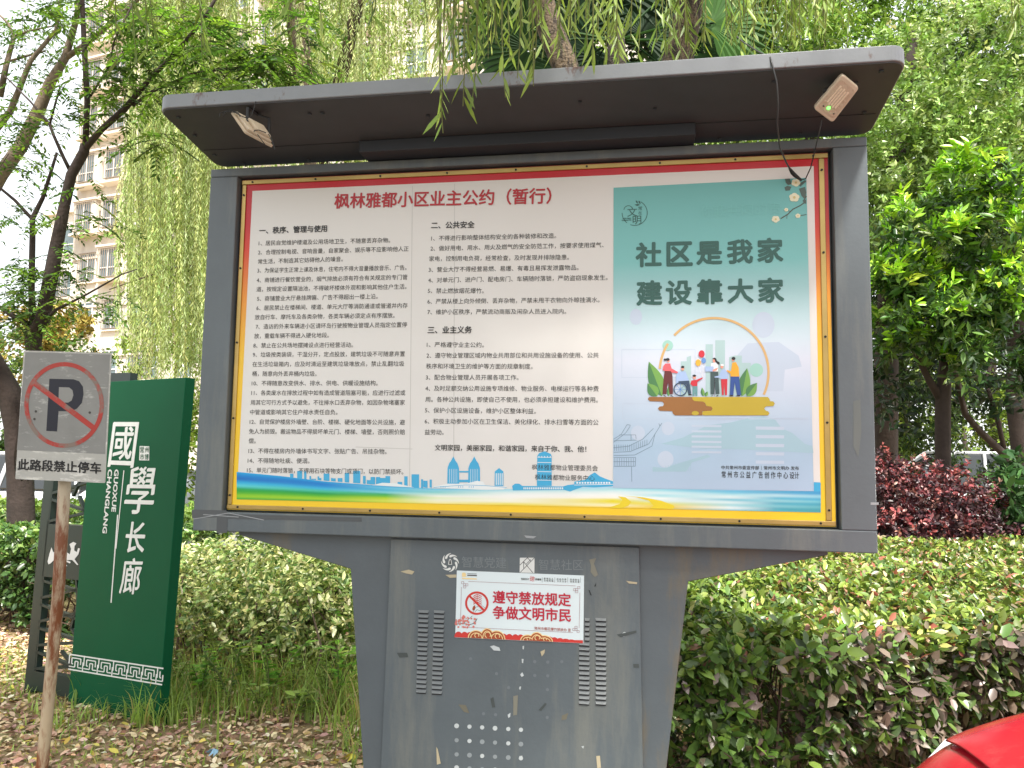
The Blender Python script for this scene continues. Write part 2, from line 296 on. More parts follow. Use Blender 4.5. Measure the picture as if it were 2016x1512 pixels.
# swoosh of blue and green ink along the foot: columns of colours from the top edge down
X = [466, 560, 640, 760, 860, 1000, 1210, 1300, 1440, 1530, 1616]
TOP = [929, 938, 948, 957, 962, 963, 958, 960, 963, 965, 967]
C = {466: [(40, 165, 220), (10, 130, 205), (20, 100, 185), (40, 170, 220), (90, 205, 215), (30, 160, 70), (70, 170, 50), (150, 205, 40), (60, 165, 60)],
     640: [(40, 165, 220), (20, 120, 200), (30, 140, 210), (60, 180, 220), (70, 190, 150), (20, 150, 70), (90, 185, 50), (170, 210, 40), (70, 170, 60)],
     760: [(60, 170, 220), (110, 195, 225), (70, 180, 215), (130, 210, 215), (60, 170, 100), (110, 190, 60), (190, 215, 40), (210, 220, 90), (200, 215, 60)],
     860: [(100, 190, 225), (140, 205, 220), (130, 205, 205), (190, 225, 215), (235, 238, 225), (225, 235, 190), (236, 238, 215), (240, 236, 190), (240, 225, 120)],
     1000: [(150, 210, 230), (190, 225, 230), (225, 235, 232), (238, 240, 236), (240, 240, 234), (240, 240, 226), (240, 240, 225), (235, 225, 120), (236, 205, 40)],
     1210: [(170, 205, 232), (170, 220, 225), (215, 232, 232), (236, 240, 236), (240, 240, 230), (228, 214, 40), (226, 210, 40), (240, 236, 200), (236, 200, 40)],
     1300: [(170, 200, 230), (150, 215, 225), (215, 232, 235), (150, 215, 225), (235, 240, 236), (205, 228, 225), (225, 215, 90), (224, 196, 50), (222, 190, 50)],
     1440: [(160, 205, 232), (90, 180, 215), (160, 215, 225), (225, 235, 235), (110, 190, 210), (220, 235, 235), (140, 205, 215), (235, 240, 240), (120, 195, 205)],
     1530: [(110, 180, 215), (80, 165, 205), (190, 222, 230), (80, 175, 205), (150, 205, 215), (70, 165, 190), (130, 195, 205), (70, 160, 180), (90, 175, 180)],
     1616: [(70, 160, 210), (60, 150, 200), (150, 205, 220), (70, 165, 200), (110, 185, 200), (60, 155, 180), (100, 175, 185), (60, 150, 165), (80, 160, 160)]}
keys = sorted(C); k = Ink(PP, .0016); NX, NY = 90, 18
for i in range(NX+1):
    x = 466+(1616-466)*i/NX; top = np.interp(x, X, TOP); bot = 983+(x-466)*(1009-983)/1150
    for j in range(NY+1):
        f = j/NY; q = [np.interp(f*8, range(9), [srgb(*C[kx][r_])[ch] for r_ in range(9)]) for kx in keys for ch in range(3)]
        col = tuple(float(np.interp(x, keys, q[ch::3])) for ch in range(3)); k.v.append(tuple(k.pt((x, top+(bot-top)*f)))); k.c.append(col)
for i in range(NX):
    for j in range(NY): a = i*(NY+1)+j; k.f.append((a, a+1, a+NY+2, a+NY+1)); k.m.append(0)
k.build('printed_swoosh', attr_mat('tinted_ink', .34), poster, tint=True)
# skyline in light blue ink
k = Ink(PP, .002); blue = mat('skyline_ink', srgb(62, 168, 214), .35); pale = mat('pale_ink', srgb(226, 232, 234), .35)
k.tr = lambda q: (440+q[0]*.26455, 660+q[1]*.26455)
for x0, x1, y in ((495, 520, 1030), (548, 585, 1010), (600, 617, 1012), (640, 652, 1048), (652, 688, 1068), (700, 712, 1050), (712, 728, 1063), (745, 788, 1030), (800, 812, 1062), (812, 835, 1065), (850, 885, 1063), (902, 935, 1025), (965, 1018, 1010), (1038, 1058, 1047), (1066, 1095, 1078), (1095, 1128, 1055), (1135, 1165, 1055), (1165, 1205, 1062), (1205, 1240, 1048), (1295, 1330, 1092), (1345, 1370, 1050), (1400, 1455, 1035), (1470, 1485, 1072)):
    k.poly([(x0, y), (x1, y), (x1, 1062+(x1-495)*.078), (x0, 1062+(x0-495)*.078)])
k.poly([(1110, 1116), (1180, 1098), (1280, 1102), (1420, 1132), (1280, 1126)], 1, 1)
k.tr = lambda q: (800+q[0]*.27778, 620+q[1]*.27778)
for x0, x1, y in ((37, 90, 1130), (105, 118, 1165), (120, 150, 1175), (165, 180, 1167)): k.poly([(x0, y), (x1, y), (x1, 1226), (x0, 1222)])
for ox in (0, 148):
    k.poly([(290+ox, 1196), (292+ox, 1085), (303+ox, 1052), (316+ox, 1036), (333+ox, 1003), (350+ox, 1036), (362+ox, 1052), (373+ox, 1085), (375+ox, 1196)])
    for j in range(5): k.line([(306+ox+j*13, 1190), (306+ox+j*13, 1092)], 2.5, 1, 1)
k.poly([(375, 1106), (440, 1106), (440, 1117), (375, 1117)]); k.poly([(375, 1168), (440, 1168), (440, 1186), (375, 1186)])
k.poly([(625, 1212), (627, 1110), (657, 1085), (688, 1110), (688, 1212)])
for j in range(4): k.line([(637+j*14, 1205), (637+j*14, 1122)], 6, 1, 1)
k.poly([(190, 1218), (300, 1196), (420, 1196), (500, 1176), (545, 1182), (560, 1208), (710, 1216), (690, 1238), (560, 1240), (200, 1226)], 1, 1); k.line([(195, 1222), (420, 1205), (560, 1210), (710, 1222)], 3, 0, 2)
for x in (245, 260, 275, 370, 385, 400, 445, 460, 475): k.line([(x, 1214), (x, 1224)], 4, 0, 2)
k.poly([(925, 1212), (928, 1000), (940, 980), (980, 966), (1022, 984), (1030, 1000), (1030, 1212)])
for y in (1008, 1045, 1110, 1170): k.line([(930, y), (1028, y+2)], 4, 1, 1)
for j in range(5): k.line([(940+j*20, 1000), (940+j*20, 1012)], 5, 1, 1)
k.poly([(750, 1212), (770, 1196), (800, 1196), (822, 1212), (1110, 1216), (1140, 1206), (1190, 1200), (1190, 1182), (1270, 1168), (1300, 1136), (1335, 1116), (1372, 1144), (1420, 1164), (1466, 1180), (1468, 1214), (1330, 1222), (1250, 1218), (1190, 1240), (1160, 1252), (1120, 1240), (755, 1244)])
for j in range(22): k.poly([(830+j*13, 1222), (838+j*13, 1222), (838+j*13, 1236), (830+j*13, 1236)], 1, 1)
for j in range(13): k.poly([(1205+j*19, 1184), (1217+j*19, 1184), (1217+j*19, 1196), (1205+j*19, 1196)], 1, 1)
k.line([(1190, 1206), (1466, 1200)], 4, 1, 1)
k.tr = lambda q: (1180+q[0]*.30418, 600+q[1]*.30418); k.poly([(1388, 1148), (1432, 1150), (1433, 1208), (1388, 1208)])
k.build('printed_skyline', [blue, pale], poster)
# yellow ribbons right of the skyline
k = Ink(PP, .0024); k.tr = lambda q: (1180+q[0]*.30418, 600+q[1]*.30418); yl = mat('yellow_ink', srgb(228, 204, 40), .35)
k.poly([(60, 1312), (130, 1290), (150, 1262), (120, 1240), (170, 1246), (205, 1275), (190, 1300), (140, 1318)]); k.poly([(150, 1236), (280, 1246), (400, 1268), (480, 1298), (488, 1312), (470, 1322), (330, 1318), (352, 1300), (320, 1268), (240, 1246)])
k.build('printed_ribbon', yl, poster)
# lettering
ink_dark = mat('black_ink', srgb(34, 34, 36), .4); ink_red = mat('red_ink', srgb(176, 24, 36), .4)
k = Ink(PP, .002)
write(k, '枫林雅都小区业主公约（暂行）', (659, 396), (1085, 385), .022); k.build('poster_title', ink_red, poster)
k = Ink(PP, .002)
def heading(txt, p, q, bold):
    k2 = Ink(PP, .002); k2.tr = k.tr; write(k2, txt, p, q, bold); k2.build('heading_text', ink_dark, poster)
k.tr = lambda q: (440+q[0]*.26455, 320+q[1]*.26455)
heading('一、秩序、管理与使用', (267, 507), (770, 490), .022)
EM = .0236
for s_, a, b_, y0, y1 in (('1、居民自觉维护楼道及公用场地卫生，不随意丢弃杂物。', 262, 1240, 600, 577), ('2、合理控制电视、音响音量，自家聚会、娱乐等不应影响他人正', 257, 1378, 668, 641), ('常生活，不制造其它妨碍他人的噪音。', 257, 888, 737, 717), ('3、为保证学生正常上课及休息，住宅内不得大音量播放音乐、广告。', 252, 1362, 803, 781),
                          ('4、商铺进行餐饮营业的，烟气排放必须有符合有关规定的专门管', 247, 1368, 875, 852), ('道，按规定设置隔油池，不得破坏楼体外观和影响其他住户生活。', 245, 1362, 943, 922), ('5、商铺营业大厅悬挂牌匾、广告不得超出一楼上沿。', 250, 1148, 1013, 995), ('6、居民禁止在楼梯间、楼道、单元大厅等消防通道或管道井内存', 245, 1370, 1082, 1063),
                          ('放自行车、摩托车及各类杂物，各类车辆必须定点有序摆放。', 233, 1274, 1151, 1137), ('7、造访的外来车辆进小区请环岛行驶按物业管理人员指定位置停', 240, 1366, 1221, 1206), ('放，重载车辆不得进入硬化地段。', 228, 784, 1291, 1284), ('8、禁止在公共场地摆摊设点进行经营活动。', 222, 964, 1361, 1356)):
    write(k, s_, (a, y0), (b_, y1), .003, EM)
k.tr = lambda q: (440+q[0]*.26455, 660+q[1]*.26455)
for s_, a, b_, y0, y1 in (('9、垃圾按类装袋，干湿分开，定点投放，建筑垃圾不可随意弃置', 218, 1350, 144, 138), ('在生活垃圾箱内，应及时清运至建筑垃圾堆放点，禁止乱翻垃圾', 215, 1345, 215, 211), ('桶，随意向外丢弃桶内垃圾。', 213, 693, 286, 286), ('10、不得随意改变供水、排水、供电、供暖设施结构。', 210, 1148, 357, 355),
                          ('11、各类废水在排放过程中如有造成管道阻塞可能，应进行过滤或', 207, 1353, 428, 428), ('用其它可行方式予以避免，不往排水口丢弃杂物，如因杂物堵塞家', 202, 1350, 500, 500), ('中管道或影响其它住户排水责任自负。', 198, 848, 572, 572), ('12、自觉保护楼房外墙壁、台阶、楼梯、硬化地面等公共设施，避', 195, 1350, 643, 648),
                          ('免人为损毁。搬运物品不得损坏单元门、楼梯、墙壁，否则照价赔', 190, 1350, 715, 720), ('偿。', 187, 240, 785, 786), ('13、不得在楼房内外墙体书写文字、张贴广告、吊挂杂物。', 185, 1213, 860, 865), ('14、不得随地吐痰、便溺。', 180, 640, 932, 935), ('15、单元门随时落锁，不得用石块等物支门或顶门，以防门禁损坏。', 175, 1338, 1003, 1016)):
    write(k, s_, (a, y0), (b_, y1), .003, EM)
k.tr = lambda q: (800+q[0]*.22484, 320+q[1]*.22484)
heading('二、公共安全', (218, 550), (596, 543), .022); heading('三、业主义务', (188, 1466), (572, 1463), .022)
for s_, a, b_, y0, y1 in (('1、不得进行影响整体结构安全的各种装修和改造。', 218, 1312, 664, 639), ('2、做好用电、用水、用火及燃气的安全防范工作，按要求使用煤气、', 212, 1728, 752, 720), ('家电，控制用电负荷，经常检查，及时发现并排除隐患。', 200, 1424, 842, 828), ('3、营业大厅不得经营易燃、易爆、有毒且易挥发泄露物品。', 195, 1508, 938, 918), ('4、对单元门、进户门、配电房门、车辆随时落锁，严防盗窃现象发生。', 192, 1762, 1030, 1006),
                          ('5、禁止燃放烟花爆竹。', 188, 678, 1122, 1122), ('6、严禁从楼上向外倾倒、丢弃杂物，严禁未甩干衣物向外晾挂滴水。', 185, 1692, 1216, 1201), ('7、维护小区秩序，严禁流动商贩及闲杂人员进入院内。', 185, 1400, 1308, 1303)):
    write(k, s_, (a, y0), (b_, y1), .003, EM)
k.tr = lambda q: (800+q[0]*.27778, 620+q[1]*.27778)
for s_, a, b_, y0, y1 in (('1、严格遵守业主公约。', 145, 550, 210, 212), ('2、遵守物业管理区域内物业共用部位和共用设施设备的使用、公共', 143, 1363, 287, 285), ('秩序和环境卫生的维护等方面的规章制度。', 140, 895, 363, 365), ('3、配合物业管理人员开展各项工作。', 138, 795, 442, 443), ('4、及时足额交纳公用设施专项维修、物业服务、电梯运行等各种费', 135, 1363, 520, 523),
                          ('用。各种公共设施，即使自己不使用，也必须承担建设和维护费用。', 135, 1358, 598, 602), ('5、保护小区设施设备，维护小区整体利益。', 132, 918, 675, 682), ('6、积极主动参加小区在卫生保洁、美化绿化、排水扫雪等方面的公', 130, 1362, 753, 761), ('益劳动。', 130, 265, 830, 832), ('枫林雅都物业管理委员会', 890, 1357, 1078, 1087), ('枫林雅都物业服务中心', 912, 1335, 1149, 1157)):
    write(k, s_, (a, y0), (b_, y1), .003, EM)
heading('文明家园，美丽家园，和谐家园，来自于你、我、他！', (202, 940), (1275, 951), .016)
k.build('rule_text', ink_dark, poster)
# the teal sheet on the right with its slogan and picture
ts = paper('teal_sheet_ink', [(0, srgb(172, 192, 216)), (.18, srgb(164, 190, 212)), (.45, srgb(204, 211, 226)), (.62, srgb(172, 206, 211)), (.76, srgb(120, 188, 186)), (1, srgb(98, 170, 166))], 'Z', 1.36, 2.6)
k = Ink(PP, .0026); k.poly([(1208, 369.5), (1587.5, 350), (1602, 967), (1207, 960.5)]); sheet = k.build('teal_sheet', ts, poster)
k = Ink(PP, .0032); k.tr = lambda q: (1180+q[0]*.2381, 300+q[1]*.2381); tg = mat('dark_green_ink', srgb(44, 92, 84), .4); gh2 = mat('ghost_ink', srgb(112, 182, 178), .4)
for s_, xs, y0, y1 in (('社区是我家', (306, 562, 808, 1062, 1312), 848, 812), ('建设靠大家', (312, 556, 812, 1066, 1318), 1165, 1142)):
    for i, ch in enumerate(s_):
        y = y0+(y1-y0)*i/4; write(k, ch, (xs[i], y), (xs[i]+202, y-5), .034)
    k.build('slogan_text', tg, poster); k = Ink(PP, .0032); k.tr = lambda q: (1180+q[0]*.2381, 300+q[1]*.2381)
k.ring(292, 500, 107, 6, -95, 62, 0, 0, 30); k.ring(292, 500, 107, 6, 180, 232, 0, 0, 12); k.ring(240, 478, 40, 6, 40, 175, 0, 0, 16); k.ring(292, 500, 107, 6, 250, 266, 0, 0, 6)
write(k, '文', (232, 494), (312, 490), .008); write(k, '明', (276, 560), (346, 556), .008); write(k, '常', (322, 463), (354, 461), 0); write(k, '在', (322, 502), (352, 500), 0)
for P in ([(290, 432), (318, 425), (338, 434), (312, 444)], [(298, 400), (312, 398), (322, 424), (306, 418)], [(322, 400), (336, 402), (342, 428), (326, 420)]): k.poly(P)
write(k, 'WEN MING', (192, 546), (262, 544), .02); write(k, 'CHANG ZAI', (186, 562), (262, 558), .02)
k.build('printed_logo', tg, poster); k = Ink(PP, .0032); k.tr = lambda q: (1180+q[0]*.2381, 300+q[1]*.2381)
write(k, '你我共同的责', (836, 492), (1500, 462), .0); k.build('ghost_text', gh2, poster)
# spray of white blossom at the corner
k = Ink(PP, .0032); k.tr = lambda q: (1180+q[0]*.2381, 300+q[1]*.2381)
tw, gl, wf, wc = [mat(n, srgb(*c_), .4) for n, c_ in (('twig_ink', (70, 74, 60)), ('leaf_ink', (74, 92, 84)), ('petal_ink', (226, 222, 192)), ('petal_core_ink', (206, 190, 130)))]
k.line([(1500, 548), (1560, 510), (1600, 470), (1660, 440), (1710, 405)], 9); k.line([(1550, 548), (1552, 520), (1580, 488), (1545, 478)], 5); k.line([(1640, 526), (1712, 514)], 6); k.line([(1690, 400), (1712, 360)], 10)
for P in ([(1536, 218), (1575, 216), (1590, 262), (1560, 270), (1540, 250)], [(1530, 290), (1555, 276), (1588, 284), (1575, 314), (1540, 318)], [(1650, 300), (1700, 284), (1712, 330), (1700, 390), (1672, 360)], [(1650, 262), (1700, 228), (1712, 240), (1660, 285)], [(1680, 395), (1710, 390), (1710, 425), (1690, 420)]): k.poly(P, 1, 1)
for cx, cy, r in ((1625, 250, 38), (1612, 372, 44), (1458, 552, 34), (1642, 524, 22), (1545, 474, 18)):
    for j in range(5): a = j*1.257+cx; k.disc(cx+r*.45*math.cos(a), cy+r*.4*math.sin(a), r*.55, r*.45, 2, 2+j % 2, 12)
    k.disc(cx, cy, r*.26, None, 3, 5, 10)
k.build('printed_blossom', [tw, gl, wf, wc], poster)
# the picture: people under a golden arch on a brown and olive island
def z7(x, y): return (1240+x*.15873, 700+y*.15873)
cols = dict(arch=(206, 168, 112), brown=(146, 98, 48), olive=(184, 162, 46), leafd=(70, 122, 74), leafl=(112, 160, 76), skin=(226, 150, 130), hair=(36, 32, 36), pink=(226, 96, 104), maroon=(96, 34, 38), lblue=(160, 184, 222), navy=(50, 70, 96), red=(198, 44, 60), teal=(98, 148, 152), slate=(60, 82, 84), white=(234, 232, 236), orange=(232, 164, 44), royal=(44, 78, 148), mint=(152, 198, 188), bal=(96, 142, 204), gold=(226, 170, 60), town=(166, 194, 196))
cn = list(cols); cm = [mat('print_'+n+'_ink', srgb(*cols[n]), .38) for n in cn]; ci = {n: i for i, n in enumerate(cn)}
k = Ink(PP, .0032); k.tr = lambda q: z7(*q)
for P in ([(632, 505), (632, 72), (705, 70), (705, 20), (760, 0), (760, 505)], [(940, 505), (940, -140), (1030, -140), (1030, 505)], [(1060, 505), (1060, -190), (1180, -190), (1180, 505)], [(1230, 505), (1230, 20), (1300, 0), (1390, 0), (1390, 90), (1500, 90), (1500, 505)]): k.poly([(x, min(y, 505)) for x, y in P], ci['town'], 0)
k.disc(1570, 180, 84, None, ci['mint'], 1); k.disc(470, -125, 66, None, ci['mint'], 1)
k.ring(1045, 210, 690, 30, -24, 137, ci['arch'], 2, 60); k.ring(1045, 210, 690, 30, 148, 176, ci['arch'], 2, 16)
def leaf(base, tip, wd, lft=True):
    (bx_, by_), (tx, ty) = base, tip; dx, dy = tx-bx_, ty-by_; L = math.hypot(dx, dy); nx, ny = -dy/L, dx/L
    S = [(f, wd*math.sin(math.pi*f**.8)) for f in [i/8 for i in range(9)]]
    k.poly([(bx_+dx*f+nx*w_, by_+dy*f+ny*w_) for f, w_ in S], ci['leafl'], 3); k.poly([(bx_+dx*f-nx*w_, by_+dy*f-ny*w_) for f, w_ in S], ci['leafd'], 3)
leaf((400, 505), (235, 75), 95); leaf((340, 505), (220, 345), 70); leaf((480, 505), (478, 380), 22); leaf((1390, 505), (1455, 155), 75); leaf((1450, 505), (1578, 338), 62); leaf((910, 505), (895, 395), 24); leaf((935, 505), (965, 445), 22)
k.poly([(222, 540), (240, 513), (790, 513), (800, 560), (900, 565), (935, 590), (945, 625), (1010, 632), (1027, 658), (1010, 684), (900, 690), (900, 742), (560, 742), (535, 720), (525, 690), (370, 684), (347, 658), (370, 632), (410, 628), (425, 600), (405, 572), (245, 566)], ci['brown'], 3)
k.poly([(775, 513), (1710, 513), (1730, 535), (1740, 566), (1780, 568), (1798, 596), (1780, 626), (1690, 630), (1665, 656), (1690, 686), (1715, 690), (1732, 718), (1712, 742), (910, 742), (896, 715), (910, 690), (1012, 684), (1028, 658), (1010, 632), (950, 625), (932, 585), (905, 570), (800, 564), (778, 545)], ci['olive'], 4); k.disc(812, 715, 44, 27, ci['olive'], 5)
def P(n, pts, q=5): k.poly(pts, ci[n], q)
def D(n, x, y, r, ry=None, q=6): k.disc(x, y, r, ry, ci[n], q, 14)
P('maroon', [(432, 188), (515, 190), (530, 260), (535, 478), (492, 480), (472, 330), (452, 480), (405, 478), (415, 320)]); P('pink', [(440, 100), (500, 98), (518, 160), (600, 205), (590, 218), (515, 210), (512, 192), (432, 190), (406, 180), (415, 130)], 6); D('skin', 478, 58, 17, 24); D('hair', 470, 48, 24, 18, 7); D('hair', 436, 50, 16, 14, 7); P('hair', [(418, 488), (455, 506), (452, 510), (420, 504)]); P('hair', [(505, 488), (542, 506), (538, 510), (506, 504)])
P('navy', [(600, 318), (735, 310), (762, 470), (725, 475), (700, 360), (610, 350)]); P('lblue', [(600, 200), (690, 196), (735, 310), (604, 318), (598, 350), (575, 350), (574, 250)], 6); D('skin', 656, 160, 18, 26); D('hair', 656, 142, 20, 16, 7); k.ring(627, 418, 86, 14, 0, 360, ci['navy'], 7, 30); D('navy', 627, 418, 12, None, 7)
for j in range(4): a = j*math.pi/4; k.line([(627-74*math.cos(a), 418-74*math.sin(a)), (627+74*math.cos(a), 418+74*math.sin(a))], 5, ci['bal'], 7)
P('hair', [(725, 475), (755, 474), (775, 492), (725, 492)])
P('teal', [(778, 375), (838, 375), (838, 500), (815, 500), (806, 420), (802, 500), (778, 500)]); P('red', [(765, 310), (830, 298), (900, 270), (905, 282), (838, 326), (836, 378), (780, 380), (750, 350)], 6); D('skin', 802, 268, 18, 24); D('hair', 800, 250, 22, 14, 7)
for n, x, y, rx, ry in (('red', 890, -20, 38, 46), ('gold', 848, 88, 34, 42), ('bal', 916, 62, 28, 36)): D(n, x, y, rx, ry, 6); k.line([(x, y+ry), (905, 268)], 3, ci['white'], 5)
P('slate', [(1000, 196), (1095, 196), (1112, 475), (1065, 478), (1052, 300), (1045, 478), (1002, 478)]); P('white', [(1005, 100), (1060, 84), (1098, 120), (1095, 160), (1092, 198), (1004, 196)], 6); P('lblue', [(935, 134), (1040, 134), (1040, 198), (935, 198)], 7); P('skin', [(1025, 178), (1060, 160), (1095, 150), (1075, 185), (1030, 198)], 8); D('skin', 1045, 62, 17, 26); P('hair', [(1022, 40), (1045, 24), (1070, 34), (1080, 64), (1112, 84), (1115, 112), (1090, 104), (1060, 72), (1050, 48)], 7); k.line([(1048, 268), (1050, 505)], 5, ci['hair'], 7)
P('red', [(1130, 290), (1210, 290), (1205, 490), (1182, 492), (1168, 350), (1165, 490), (1142, 490)]); P('lblue', [(1130, 185), (1170, 165), (1210, 195), (1222, 290), (1125, 292), (1105, 275), (1050, 272), (1048, 262), (1105, 248)], 6); D('skin', 1142, 135, 18, 26); D('white', 1146, 118, 22, 12, 7)
P('royal', [(1250, 258), (1355, 258), (1378, 490), (1330, 490), (1300, 330), (1284, 490), (1240, 490)]); P('orange', [(1270, 88), (1315, 80), (1350, 150), (1358, 260), (1250, 260), (1248, 225), (1195, 190), (1210, 180), (1255, 196)], 6); D('skin', 1280, 46, 18, 26); D('hair', 1286, 36, 24, 20, 7); P('hair', [(1225, 505), (1250, 490), (1282, 490), (1280, 505)]); P('hair', [(1310, 505), (1335, 490), (1370, 490), (1368, 505)]); P('hair', [(1000, 508), (1030, 488), (1034, 494)]); P('hair', [(1060, 508), (1092, 488), (1098, 500)])
k.build('printed_picture', cm, poster)
# pale hills, roof line drawing, ghost panels and the small print
k = Ink(PP, .003); k.tr = lambda q: (1180+q[0]*.30418, 600+q[1]*.30418); hl = mat('hill_ink', srgb(158, 190, 204), .38); gp = mat('ghost_panel_ink', srgb(184, 198, 216), .38); gl2 = mat('roof_line_ink', srgb(120, 140, 160), .38)
k.poly([(540, 860), (700, 780), (850, 762), (980, 730), (1060, 720), (1140, 745), (1180, 800), (1250, 830), (1330, 900), (1380, 915), (1385, 960), (900, 935), (660, 930), (400, 900)])
k.poly([(345, 1050), (420, 1056), (600, 1000), (700, 970), (720, 985), (600, 1020), (560, 1080), (345, 1080)])
for x0, y0, x1, y1 in ((150, 640, 520, 738), (555, 735, 940, 740), (965, 735, 1350, 740), (145, 290, 620, 470)): k.line([(x0, y0), (x1, y0), (x1, y1), (x0, y1), (x0, y0)], 3, 1)
for y in (785, 820, 853, 888, 920, 955): k.poly([(597, y-8), (790, y-6), (790, y+7), (597, y+5)], 1)
for y in (800, 855, 912, 966, 1020): k.poly([(1012, y-12), (1196, y-10), (1196, y+10), (1012, y+8)], 1)
k.disc(1062, 130, 72, 84, 1); k.poly([(890, 330), (960, 250), (1160, 240), (1290, 330), (1310, 400), (1200, 420), (1190, 560), (930, 560), (930, 430)], 1); k.disc(237, 78, 40, 52, 1); k.disc(250, 830, 45, 48, 1); k.disc(445, 800, 42, 44, 1); k.disc(428, 1000, 52, 54, 1)
for L in ([(92, 955), (200, 950), (320, 900), (405, 765)], [(92, 975), (230, 972), (340, 915), (362, 830)], [(92, 925), (190, 915), (280, 870), (350, 800)], [(92, 870), (140, 840), (180, 775), (203, 780)], [(92, 890), (170, 830), (200, 785)], [(92, 880), (240, 876)], [(130, 842), (235, 842), (238, 868)], [(205, 840), (205, 880)], [(92, 988), (235, 988), (232, 1045), (95, 1045)], [(92, 1015), (232, 1015)], [(208, 1048), (210, 1145)], [(385, 768), (392, 785), (405, 765)]): k.line(L, 3, 2, 1)
for j in range(16): k.line([(98+j*14, 905-(max(0, j-7)*4)), (98+j*14, 946-(max(0, j-8)*5))], 2.5, 2, 1)
for j in range(9): k.line([(100+j*15, 992), (100+j*15, 1042)], 2.5, 2, 1)
for j in range(11): k.line([(430+j*16, 1042-j*4), (430+j*16, 1076)], 2.5, 0, 1)
write(k, '中共常州市委宣传部｜常州市文明办 发布', (790, 1053), (1292, 1058), .012, m=3); write(k, '常 州 市 公 益 广 告 创 作 中 心 设计', (792, 1098), (1293, 1105), .012, m=3, em=.027)
k.build('printed_background', [hl, gp, gl2, ink_dark], poster)
# clear tape at the lower corner of the housing, and a weathered patch on the right
HP = Plane((0, 0, 0), (0, -1, 0)); TM = [mat('tape_film', srgb(78, 83, 88), .25), mat('tape_edge', srgb(150, 154, 158), .3), mat('faded_paint', srgb(100, 106, 104), .6)]
for nm, m, P in (('clear_tape', 0, [(378, 1003), (446, 1005), (448, 1018), (378, 1020)]), ('clear_tape', 0, [(446, 1012), (712, 1019), (712, 1027), (446, 1021)]), ('clear_tape', 0, [(427, 1014), (448, 1014), (447, 1049), (426, 1049)]), ('tape_scrap', 1, [(1714, 989), (1730, 989), (1730, 994), (1714, 994)]),
                 ('faded_patch', 2, [(1680, 790), (1694, 786), (1696, 850), (1690, 900), (1680, 880)]), ('paint_chip', 1, [(1032, 1054), (1056, 1056), (1050, 1060), (1036, 1059)])):
    k = Ink(HP, .0008+.0003*(P[0][0] % 3)); k.poly(P); k.build(nm, TM[m], housing)
k = Ink(HP, .002); k.line([(400, 1013), (470, 1018)], 1.5); k.line([(380, 1022), (450, 1010), (520, 1024)], 1.5); k.build('tape_crease', TM[1], housing)
# ------------------------------------------------------------------ the firecracker notice stuck on the post
sticker = thing('paper_notice', 'small pale notice with red lettering against firecrackers, pasted on the grey post', 'notice', aty(1023, 1195, DY-.002))
SP = Plane((0, DY-.002, 0), (0, -1, 0)); k = Ink(SP, 0); k.tr = lambda q: z6(*q)
m_ = MB(); m_.prism([k.pt(q) for q in ((248, 335), (1826, 398), (1818, 1240), (228, 1165))], (0, .0013, 0)); m_.build('sheet', mat('pale_blue_paper', srgb(214, 226, 230), .35, bump=.06, bscale=8), sticker)
k = Ink(SP, .0006); k.tr = lambda q: z6(*q); rd = mat('notice_red_ink', srgb(186, 32, 58), .4)
write(k, '遵守禁放规定', (697, 662), (1660, 700), .022); write(k, '争做文明市民', (695, 852), (1660, 892), .022); write(k, '常州市烟花爆竹禁放办 宣', (1212, 1050), (1662, 1074), .012, m=1)
k.build('red_text', [rd, mat('notice_rust_ink', srgb(170, 84, 74), .4)], sticker)
k = Ink(SP, .0006); k.tr = lambda q: z6(*q); mm = [mat('notice_scarlet_ink', srgb(198, 56, 50), .4), mat('notice_line_ink', srgb(150, 100, 110), .4), mat('notice_grey_ink', srgb(70, 72, 70), .4), mat('notice_cream_ink', srgb(232, 206, 150), .4), mat('notice_brown_ink', srgb(160, 72, 40), .4), mat('notice_blossom_ink', srgb(206, 120, 112), .4)]
k.ring(496, 740, 146, 26, 0, 360, 0, 1, 48); k.line([(405, 650), (585, 830)], 26, 0, 2)
for j in range(5):
    y = 632+j*24; k.line([(495, y-2), (452, y+26)], 9, 0, 1); k.line([(503, y-2), (556, y+26)], 9, 0, 1)
k.line([(500, 630), (500, 760)], 6, 0, 1); k.poly([(440, 812), (450, 780), (472, 764), (480, 800), (466, 830), (446, 830)], 4, 1); k.line([(450, 850), (480, 790), (560, 772), (600, 800)], 4, 2, 1); k.line([(470, 850), (500, 820), (540, 836), (560, 812)], 4, 2, 1)
for L in ([(388, 470), (1720, 526)], [(305, 540), (292, 1010)], [(1775, 610), (1765, 1050)], [(300, 1035), (1690, 1106)]): k.line(L, 4, 1, 1)
for cx, cy, s1, s2 in ((346, 512, 1, 1), (1735, 572, -1, 1), (1726, 1066, -1, -1)):
    for a, b_ in ((0, 0), (-1, -1), (1, 0), (0, 1)): x, y, e = cx+a*26*s1, cy+b_*26*s2, 14; k.line([(x-e, y-e), (x+e, y-e), (x+e, y+e), (x-e, y+e), (x-e, y-e)], 4, 1, 1)
k.poly([(312, 372), (322, 360), (350, 362), (362, 376), (360, 414), (312, 412)], 3, 1); k.line([(312, 432), (495, 440)], 16, 3, 1); k.line([(378, 394), (497, 398)], 14, 2, 1); k.line([(378, 374), (494, 378)], 6, 2, 1)
write(k, '社会主义', (1045, 437), (1142, 441), .02, m=2); write(k, '德', (1152, 430), (1212, 444), .0, m=0); write(k, '价值观', (1222, 442), (1294, 446), .03, m=2)
for i, s_ in enumerate(('富强民主', '文明和谐', '自由平等', '公正法治', '爱国敬业', '诚信友善')):
    x = 1328+(i//2)*162; y = 434+(i % 2)*26+(i//2)*6; write(k, ' '.join(s_), (x, y), (x+116, y+5), .01, m=2)
